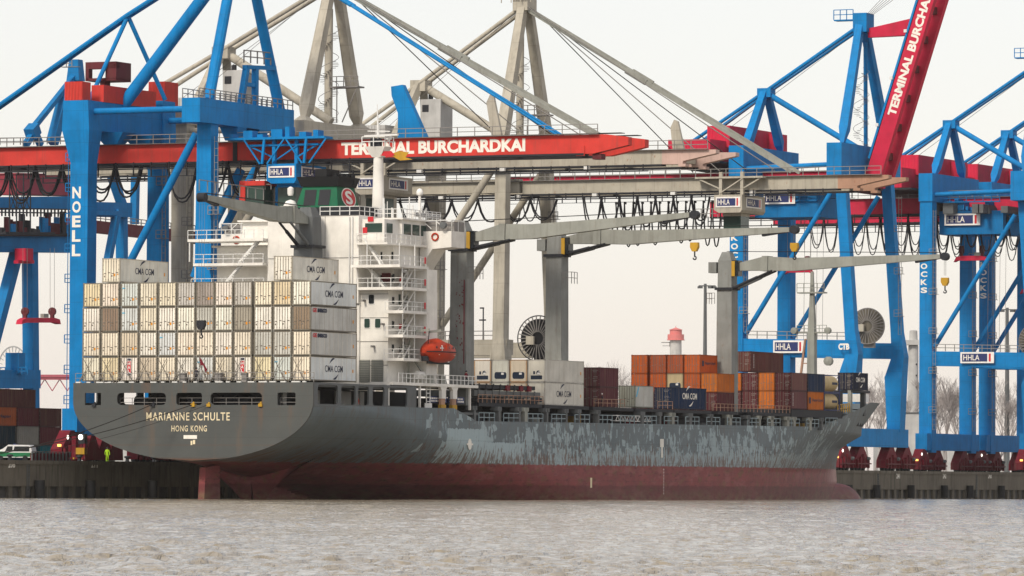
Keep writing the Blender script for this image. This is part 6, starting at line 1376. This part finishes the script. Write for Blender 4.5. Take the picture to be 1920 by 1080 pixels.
# ------------------------------------------------------------------ quay-side things at the left
def van():
    b0 = onV(30, 860, -30); t = thing('parked_van', 'white van with green side and bonnet parked on the quay at far left', 'van', (-30.0, b0.y, QZ))
    # long axis along u, nose toward -v (left); seen from its right rear quarter
    L_v = 4.7; W = 1.9
    prof = [(-2.5, .45), (2.3, .45), (2.35, 1.1), (2.2, 1.75), (1.9, 2.0), (-.7, 2.02), (-1.35, 1.55), (-2.3, 1.15), (-2.52, .8)]
    mb = MB().prism(prof, 'u', -W / 2, W / 2); part('body', mb, 'van_white', t, base=(0, 0, 0))
    mb = MB().prism([(-2.53, .55), (2.36, .55), (2.37, 1.05), (-.6, 1.05), (-1.5, 1.2), (-2.34, 1.12), (-2.55, .8)], 'u', -W / 2 - .02, W / 2 + .02); part('green_side_panel', mb, 'pod_green', t, base=(0, 0, 0))
    for a, b in ((-.95, -.15), (-.05, 2.0)): part('side_window', MB().prism([(a - (.15 if a < -.5 else 0), 1.2), (b, 1.2), (b, 1.82), (a + .15, 1.82)], 'u', -W / 2 - .03, W / 2 + .03), 'glass_dark', t, base=(0, 0, 0))
    part('windscreen', MB().prism([(-1.42, 1.5), (-.75, 1.96), (-.72, 1.93), (-1.39, 1.46)], 'u', -.8, .8), 'glass', t, base=(0, 0, 0))
    for x in (-1.65, 1.5):
        for y in (-W / 2, W / 2): w = part('wheel', MB().lathe([(.1, -.12), (.34, -.12), (.34, .12), (.1, .12)], (x, y, .34), 14, axis=1), 'fender', t, smooth=True, base=(0, 0, 0))
    for y in (-.7, .7): part('headlight', MB().box(-2.56, -2.45, y - .15, y + .15, .85, 1.02), 'lamp', t, base=(0, 0, 0))
    part('roof_bar', MB().box(-.2, .1, -.5, .5, 2.02, 2.14), 'navy', t, base=(0, 0, 0))
    t.matrix_world = FR @ Matrix.Translation((-30, onV(30, 860, -30).y, QZ)) @ Matrix.Rotation(math.radians(12), 4, 'Z')
van()
f = thing('quay_fence', 'dark ribbed barrier standing on the quay between the van and the crane feet', 'barrier', (-27, 8, QZ))
p = onV(58, 855, -27); q = onV(138, 855, -27); mb = MB()
mb.box(-27.1, -27.0, p.y, q.y, QZ, QZ + 1.0); part('barrier_panel', mb, 'bogie', f)
k = p.y
while k < q.y: part('barrier_post', MB().box(-26.98, -26.8, k, k + .18, QZ, QZ + 1.15), 'grey', f); k += .85
part('handrail', MB().box(-27.05, -26.85, p.y, q.y, QZ + 1.15, QZ + 1.22), 'rail', f)
# crane foot seen under the stern: lamp, striped bumper
t = thing('crane_buffer_frame', 'red buffer frame with a round lit lamp and striped bumper beside the ship\'s stern', 'buffer', (-24, 22, QZ))
c_ = onV(143, 860, -24); x = c_.y
part('frame_post', MB().box(-24.5, -23.9, x - .3, x + .1, QZ, QZ + 3.1), 'bogie', t); part('frame_post', MB().box(-22.9, -22.6, x - .3, x + .1, QZ, QZ + 2.2), 'bogie', t)
part('round_lamp', MB().lathe([(.1, -.1), (.34, 0), (.1, .12)], (-23.2, x - .4, QZ + 3.0), 14, axis=1), 'lamp', t)
part('lamp_box', MB().box(-23.6, -22.7, x - .3, x + .4, QZ + 2.2, QZ + 3.4), 'dark', t); part('yellow_drum', MB().box(-23.8, -22.6, x - .5, x + .2, QZ + .9, QZ + 1.7), 'yellow', t)
for k in range(5): part('bumper_stripe', MB().box(-24.5 + .42 * k, -24.5 + .42 * k + .2, x - .72, x - .62, QZ + .3, QZ + .5), 'yellow' if k % 2 else 'bogie', t)
part('bumper', MB().box(-24.5, -22.4, x - .62, x - .5, QZ + .28, QZ + .52), 'maroon', t)
for k in range(3):
    mb = MB(); a = onV(170 + 22 * k, 855, -23); mb.prism([(a.y - 1.6, QZ + .2), (a.y + 1.6, QZ + .2), (a.y + 1.5, QZ + 1.5), (a.y + .4, QZ + 3.2), (a.y - .6, QZ + 3.2), (a.y - 1.6, QZ + 1.3)], 'v', -24, -22.6); part('rail_bogie', mb, 'bogie', t)
for k, px in enumerate((20, 150, 240, 290)):
    p = onV(px, 862, QV - .7); mb = MB(); mb.lathe([(.32, 0), (.22, .15), (.22, .45), (.42, .55), (.36, .7), (.05, .75)], (QV - .8, p.y, QZ), 12); solo('bollard', mb, 'dark', label=('black mooring bollard at the quay edge, %s from the left' % ORD[k]), cat='bollard', group='bollards along the quay', smooth=True)
# mooring lines
def sag(a, b, s, n=14): return [Vector(a).lerp(Vector(b), i / n) - Vector((0, 0, s * 4 * (i / n) * (1 - i / n))) for i in range(n + 1)]
for k, (st, px, py, s, r_) in enumerate((((-5.2, -.35, 11.3), -30, 868, .7, .055), ((.2, -.35, 11.25), -60, 872, .8, .055), ((2.3, -.35, 11.25), 28, 862, .6, .03))):
    e_ = onV(px, py, QV - .8); mb = MB(); mb.tube(sag(st, (e_.x, e_.y, QZ + .4), s), r_, 6)
    solo('mooring_line', mb, 'rope', label=('upper dark mooring rope from the wide stern opening to the quay', 'lower dark mooring rope from the middle stern opening to the quay', 'thinnest mooring rope ending near the van on the quay')[k], cat='rope', group='mooring ropes at the stern')

# ------------------------------------------------------------------ people
def person(base, label, top, legs, h=1.78, face=0.0, stride=.1, helmet=None, arms=(.25, .25)):
    t = thing('person', label, 'person', base, rz=face)
    J = {'pel': (0, 0, .53), 'wst': (0, 0, .62), 'chs': (0, .01, .74), 'nck': (0, .01, .83), 'hd': (0, .0, .90), 'cr': (0, 0, .985)}
    for s, n_ in ((-1, 'l'), (1, 'r')):
        J['hip' + n_] = (s * .05, 0, .51); J['kn' + n_] = (s * .06, -stride * s * .6, .28); J['an' + n_] = (s * .065, stride * s, .045); J['to' + n_] = (s * .07, stride * s - .10, .02)
        J['sh' + n_] = (s * .105, .01, .805); J['el' + n_] = (s * (.135 + arms[0] * .1), -.02, .64); J['wr' + n_] = (s * (.13 + arms[1] * .1), -.08, .50); J['ha' + n_] = (s * (.13 + arms[1] * .1), -.10, .45)
    Ed = [('pel', 'wst'), ('wst', 'chs'), ('chs', 'nck'), ('nck', 'hd'), ('hd', 'cr')]
    for n_ in 'lr': Ed += [('pel', 'hip' + n_), ('hip' + n_, 'kn' + n_), ('kn' + n_, 'an' + n_), ('an' + n_, 'to' + n_), ('chs', 'sh' + n_), ('sh' + n_, 'el' + n_), ('el' + n_, 'wr' + n_), ('wr' + n_, 'ha' + n_)]
    rad = {'pel': .085, 'wst': .078, 'chs': .095, 'nck': .034, 'hd': .05, 'cr': .042, 'hip': .055, 'kn': .036, 'an': .026, 'to': .024, 'sh': .042, 'el': .027, 'wr': .02, 'ha': .024}
    ks = list(J); me = bpy.data.meshes.new('body'); me.from_pydata([tuple(x * h for x in J[k]) for k in ks], [(ks.index(a), ks.index(b)) for a, b in Ed], [])
    ob = bpy.data.objects.new('body', me); C.objects.link(ob); md = ob.modifiers.new('s', 'SKIN'); sv = me.skin_vertices[0].data
    for i, k in enumerate(ks):
        r_ = rad.get(k, rad.get(k[:-1], .03)) * h; sv[i].radius = (r_, r_ * (.72 if k in ('pel', 'wst', 'chs') else 1)); sv[i].use_root = (k == 'pel')
    ob.modifiers.new('d', 'SUBSURF').levels = 1
    dg = bpy.context.evaluated_depsgraph_get(); m2 = bpy.data.meshes.new_from_object(ob.evaluated_get(dg)); bpy.data.objects.remove(ob)
    for nm in (top, legs, 'skin'): m2.materials.append(M[nm])
    for p in m2.polygons:
        z = p.center.z / h; p.use_smooth = True; p.material_index = 2 if z > .845 or (z < .485 and abs(p.center.x) > .115 * h and z > .40) else (0 if z > .53 else 1)
        if z < .05: p.material_index = 1
    o = bpy.data.objects.new('body', m2); C.objects.link(o); o.parent = t
    mb = MB(); mb.lathe([(.075, 0), (.078, .03), (.068, .075), (.03, .105), (.005, .11)], (0, 0, 0), 12); mb.v = [(x * h, y * h - .005, z * h + .925 * h) for x, y, z in mb.v]; part('helmet' if helmet else 'hair', mb, helmet or 'dark', t, smooth=True, base=(0, 0, 0))
    mb = MB(); mb.box(-.01 * h, .01 * h, -.066 * h, -.045 * h, .895 * h, .92 * h); part('nose', mb, 'skin', t, base=(0, 0, 0))
    return t
p = onV(201, 862, -21.5); person((-21.5, p.y, QZ), 'worker in bright yellow-green hi-vis clothing standing on the quay under the stern', 'hivis', 'hivis', face=.6, stride=.06)
person((15.2, onV(1128, 800, 15.2).y, 12.2), 'worker in dark clothes with a white helmet on deck beside the maroon containers', 'cloth', 'cloth', helmet='sign_white', face=2.4)
person((onU(368, 715, .7).x, .75, 13.86), 'dark-clothed person standing at the stern rail in front of the containers', 'cloth', 'cloth', face=.2)
person((15.2, onV(874, 715, 15.2).y, 14.3), 'crew member in dark red clothes standing by the rail near the lifeboat', 'bogie', 'cloth', face=1.2)
fl = thing('ensign', 'small dark red flag on a short staff at the stern rail', 'flag', (onU(385, 715, .2).x, .2, 13.86))
a = onU(385, 715, .2).x; part('flag_staff', MB().tube([(a - .2, .2, 13.86), (a - .6, -.2, 17.0)], .04, 6), 'rail', fl); part('flag_cloth', MB().prism([(a - .55, 16.9), (a + .45, 15.4), (a + .25, 15.0), (a - .1, 15.9), (a - .5, 15.9)], 'u', -.22, -.16), 'bogie', fl)

# ------------------------------------------------------------------ stacked containers in the yard behind the quay
YV = -75.0
def yard(px0, px1, ytop, H, c, label, kind='dry', L=None, dv=0):
    a = onV(px0, ytop, YV + dv); b = onV(px1, ytop, YV + dv); L = L or (12.19 if b.y - a.y > 8.5 else 6.06)
    return container(kind, YV + dv - 1.22, a.y, a.z - H, L, H, c, label, 'containers stacked in the yard', marks=())
DT = (.012, .035, .055); BRN = (.10, .036, .034)
base_z = [5.4, 8.05, 10.7, 13.3]
def yc(u, lev, L, c, label, dv=0, txt=None, tm='letter_white'):
    t = container('dry', YV - 1.22 + dv, u, QZ + 2.6 * lev, L, 2.59, c, label, 'containers stacked in the yard', marks=())
    if txt: side_text(t, txt, L * .2, 1.0, L * .55, .55, tm)
    return t
yc(76.2, 0, 12.19, DT, 'dark blue container on the ground behind the van, leftmost', txt=None)
yc(88.6, 0, 6.06, (.012, .045, .085), 'dark blue container on the ground under the grey one')
yc(95.2, 0, 6.06, (.01, .15, .19), 'teal container on the ground at the right end of the yard stack')
yc(76.2, 1, 12.19, DT, 'dark teal container on the second level at the left edge')
yc(88.9, 1, 6.06, (.29, .28, .25), 'pale grey container with a faint red mark in the yard stack')
yc(95.2, 1, 6.06, MR, 'maroon container beside the pale grey one in the yard stack')
yc(82.6, 2, 6.06, (.40, .10, .035), 'orange container with dark lettering in the yard stack', txt='Hapag', tm='ink')
yc(88.9, 2, 6.06, MR, 'maroon container with a small white mark above the pale grey one')
yc(95.2, 2, 6.06, BRN, 'brown container above the plain maroon one in the yard stack')
yc(80.6, 3, 6.06, (.38, .10, .03), 'orange container at the top left of the yard stack', dv=-3)
yc(87.0, 3, 12.19, BRN, 'long brown container along the top of the yard stack', dv=-3)
for u, lev, c, lab in ((112.0, 2, OR, 'small bright orange container end beside the ship stern'), (118.2, 2, (.22, .05, .04), 'rust red container end touching the ship stern outline')): yc(u, lev, 6.06, c, lab, dv=-14)
for u, lev, c, lab in ((105.5, 1, MR, 'maroon container behind the stern, second level of the farther row'), (111.7, 1, (.24, .07, .04), 'rusty red container behind the stern with a dark mark, farther row'), (105.5, 0, (.25, .2, .2), 'grey-pink container on the ground in the farther row')): yc(u, lev, 6.06, c, lab, dv=-10)

# ------------------------------------------------------------------ distant things
def world_frame_thing(name, label, cat, x, y, z, group=None):
    o = bpy.data.objects.new(name, None); C.objects.link(o); o.matrix_world = Matrix.Translation((x, y, z)); o['label'] = label; o['category'] = cat
    if group: o['group'] = group
    return o
def wpt(px, py, Y):
    d = _ray(px, py); t = Y / d.y; return Vector((d.x * t, Y, EYE + d.z * t))
c_ = wpt(1266, 900, 4200); s = 4200 / F_PX
lh = world_frame_thing('lighthouse', 'white round lighthouse with a red lantern gallery in the haze', 'lighthouse', c_.x, c_.y, 2)
zt = lambda py: wpt(1266, py, 4200).z - 2
part('tower', MB().lathe([(13 * s, 0), (11.5 * s, zt(700)), (10.8 * s, zt(637))], (0, 0, 0), 24), 'cladding', lh, smooth=True, base=(0, 0, 0))
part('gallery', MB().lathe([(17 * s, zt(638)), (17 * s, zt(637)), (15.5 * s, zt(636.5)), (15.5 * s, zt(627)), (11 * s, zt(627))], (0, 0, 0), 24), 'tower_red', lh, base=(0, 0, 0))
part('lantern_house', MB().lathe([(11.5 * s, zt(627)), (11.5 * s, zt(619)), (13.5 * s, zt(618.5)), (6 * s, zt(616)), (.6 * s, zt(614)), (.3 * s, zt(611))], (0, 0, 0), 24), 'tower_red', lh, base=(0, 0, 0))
mb = MB(); mb.box(-27 * s, -11 * s, -1, 1, zt(643), zt(641.5)); mb.box(-25 * s, -11 * s, -1, 1, zt(649), zt(648)); mb.box(-12 * s, -11 * s, -1, 1, zt(650), zt(641)); part('side_platform', mb, 'rail', lh, base=(0, 0, 0))
def lamp_pole(px, ytop, ybase, Y, label, w=.28, head=2.8):
    c_ = wpt(px, ybase, Y); o = world_frame_thing('lamp_pole', label, 'lamp pole', c_.x, c_.y, QZ, 'tall yard lamp poles'); H = wpt(px, ytop, Y).z - QZ
    part('pole', MB().tube([(0, 0, 0), (0, 0, H)], w * 1.4, 8, r2=w * .7), 'grey', o, smooth=True, base=(0, 0, 0)); mb = MB(); mb.box(-head * .65, head, -.3, .3, H - .5, H - .3); part('crossarm', mb, 'grey', o, base=(0, 0, 0))
    for a in (-head * .5, head * .5, head * .85): part('lamp_head', MB().box(a - .5, a + .5, -.5, .5, H - .9, H - .5), 'grey', o, base=(0, 0, 0))
lamp_pole(1321, 532, 880, 1100, 'tall lamp pole with two flat heads left of the forward ship crane', .4, 2.0)
lamp_pole(1888, 577, 880, 1200, 'tall lamp pole between the blue crane legs at the right', .45, 2.2)
c_ = wpt(1712, 880, 1300); s = 1300 / F_PX; zt = lambda py: wpt(1712, py, 1300).z - QZ
tw = world_frame_thing('silo_tower', 'pale grey round tower with a ledge near its top between the blue cranes', 'tower', c_.x, c_.y, QZ)
part('tower_shaft', MB().lathe([(9.5 * s, 0), (9.5 * s, zt(648)), (8.5 * s, zt(648)), (7.2 * s, zt(620)), (3 * s, zt(619))], (0, 0, 0), 20), 'cladding', tw, smooth=True, base=(0, 0, 0))
part('ledge', MB().box(-20 * s, 9 * s, -2, 2, zt(647), zt(638)), 'cladding', tw, base=(0, 0, 0))
for py in (683, 704, 726): part('porthole', MB().box(4 * s, 6.5 * s, -9.6 * s, -9.3 * s * .8, zt(py + 1.5), zt(py - 1.5)), 'dark', tw, base=(0, 0, 0))
c_ = wpt(1712, 880, 1200); mb = MB().box(-1.8, 14, 0, 8, 0, wpt(1712, 775, 1200).z - QZ); wh_ = world_frame_thing('grey_shed', 'pale grey shed at the foot of the round tower', 'shed', c_.x, c_.y, QZ); part('shed_wall', MB().box(-3, 3.2, 0, 8, 0, wpt(1712, 775, 1200).z - QZ), 'cladding', wh_, base=(0, 0, 0)); part('shed_roof', MB().box(-3.2, 3.4, -.2, 8.2, wpt(1712, 775, 1200).z - QZ, wpt(1712, 773, 1200).z - QZ), 'grey', wh_, base=(0, 0, 0))
# faint truss footbridge at far left
o = world_frame_thing('truss_bridge', 'faint pink lattice girder bridge in the distance at the left', 'bridge', wpt(100, 860, 1500).x, 1500, 5)
q = lambda x, y: wpt(x, y, 1500) - Vector((wpt(100, 860, 1500).x, 1500, 5))
M['bridge_pink'] = flat('faded_red_bridge_paint', (.42, .10, .13))
part('deck_girder', MB().beam(q(-40, 706), q(150, 706), 2, 1.0), 'bridge_pink', o, base=(0, 0, 0)); part('deck_girder', MB().beam(q(-40, 710), q(150, 710), 2, .6), 'bridge_pink', o, base=(0, 0, 0))
for k in range(7):
    for a, b in ((0, 14), (28, 14)): part('truss_member', MB().beam(q(-28 + 28 * k + a, 711), q(-28 + 28 * k + b, 733), .25, .25), 'bridge_pink', o, base=(0, 0, 0))
for px, w, ht, mt in ((118, 14, 25, 'bridge_pink'), (100, 60, 8, 'cladding')):
    pass
# bare winter trees
def bare_tree(px, ytop, Y, label, seed, spread=.42):
    R = random.Random(seed); c_ = wpt(px, 880, Y); H = wpt(px, ytop, Y).z - QZ
    t = world_frame_thing('bare_tree', label, 'tree', c_.x, c_.y, QZ, 'bare trees behind the terminal')
    tr = MB(); cr = MB()
    def grow(p, d, l, r, dep):
        n = 3; q = p; pts = [p]
        for i in range(n): d = (d + Vector((R.uniform(-.16, .16), R.uniform(-.16, .16), R.uniform(-.02, .12)))).normalized(); q = q + d * l / n; pts.append(q)
        (tr if dep < 2 else cr).tube(pts, r, 5 if dep < 2 else 3, r2=r * .7, cap=False)
        if dep >= 6: return
        k = 3
        for i in range(k):
            a = R.uniform(0, 6.283); s = spread * R.uniform(.5, 1.3); nd2 = (d + Vector((math.cos(a) * s, math.sin(a) * s, .10))).normalized(); grow(pts[R.choice([2, 3])] if i else q, nd2, l * R.uniform(.62, .84), max(r * .58, .022), dep + 1)
    grow(Vector((0, 0, 0)), Vector((0, 0, 1)), H * .24, H * .011, 0)
    mx = max(v[2] for v in cr.v); f = H / mx
    for m_ in (tr, cr): m_.v = [(x * f, y * f, z * f) for x, y, z in m_.v]
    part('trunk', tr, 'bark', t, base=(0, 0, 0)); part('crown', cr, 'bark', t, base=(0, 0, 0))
tl = [(1128, 676, 1900, 'faint bare tree just right of the maroon containers'), (1560, 700, 1650, 'faint bare tree between the mast and the bow'), (1775, 712, 1500, 'faint bare tree in the middle of the blue portal opening'), (1756, 722, 1250, 'small bare tree against the left leg of the middle portal'), (1880, 716, 1480, 'faint bare tree behind the right portal lamp pole'), (1628, 700, 1380, 'thin bare tree above the blue beam behind the bow'), (1112, 668, 1750, 'pale bare tree top left of the orange containers'), (1170, 672, 1700, 'faint bare tree above the grey containers amidships'), (1546, 690, 1500, 'bare tree framed by the left opening of the blue crane portal'), (1640, 690, 1250, 'bare tree with dark limbs just right of the ship\'s bow'), (1655, 700, 1400, 'thin bare tree behind the one right of the bow'), (1700, 715, 1350, 'bare tree beside the round grey tower'), (1768, 700, 1150, 'bare tree at the left inside the middle blue portal'), (1790, 705, 1300, 'bare tree at the right inside the middle blue portal'), (1832, 720, 1350, 'bare tree seen through the narrow gap between cranes'), (1872, 706, 1200, 'bare tree beside the lamp pole in the right blue portal'), (1898, 712, 1320, 'bare tree nearest the right edge of the picture'), (1620, 716, 1550, 'small faint bare tree behind the bow rail'), (1750, 712, 1450, 'faint bare tree next to the middle crane leg')]
for i, (px, yt, Y, lab) in enumerate(tl): bare_tree(px, yt, Y, lab, 11 + i)
tl = None
mb = MB()                              # low far bank and yard clutter on the horizon
for i in range(46):
    x0 = -420 + 21 * i + R_.uniform(-6, 6); mb.box(x0, x0 + R_.uniform(8, 26), 2300, 2330, 0, R_.uniform(12, 20))
me = mb.mesh('far_bank'); me.materials.append(M['cladding']); o = bpy.data.objects.new('distant_buildings', me); C.objects.link(o); o['kind'] = 'stuff'

# ------------------------------------------------------------------ haze
mh = bpy.data.materials.new('haze'); mh.use_nodes = True; n = mh.node_tree; n.nodes.clear(); o_ = n.nodes.new('ShaderNodeOutputMaterial'); pv = n.nodes.new('ShaderNodeVolumePrincipled')
pv.inputs['Color'].default_value = (.95, .95, .95, 1); pv.inputs['Density'].default_value = HAZE; n.links.new(pv.outputs[0], o_.inputs['Volume'])
if HAZE > 0:
    me = MB().box(-3900, 3900, -395, 5600, -5, 130).mesh('haze'); me.materials.append(mh); o = bpy.data.objects.new('haze', me); C.objects.link(o); o['kind'] = 'stuff'
for o in list(bpy.data.objects):
    if '_b' in o: del o['_b']
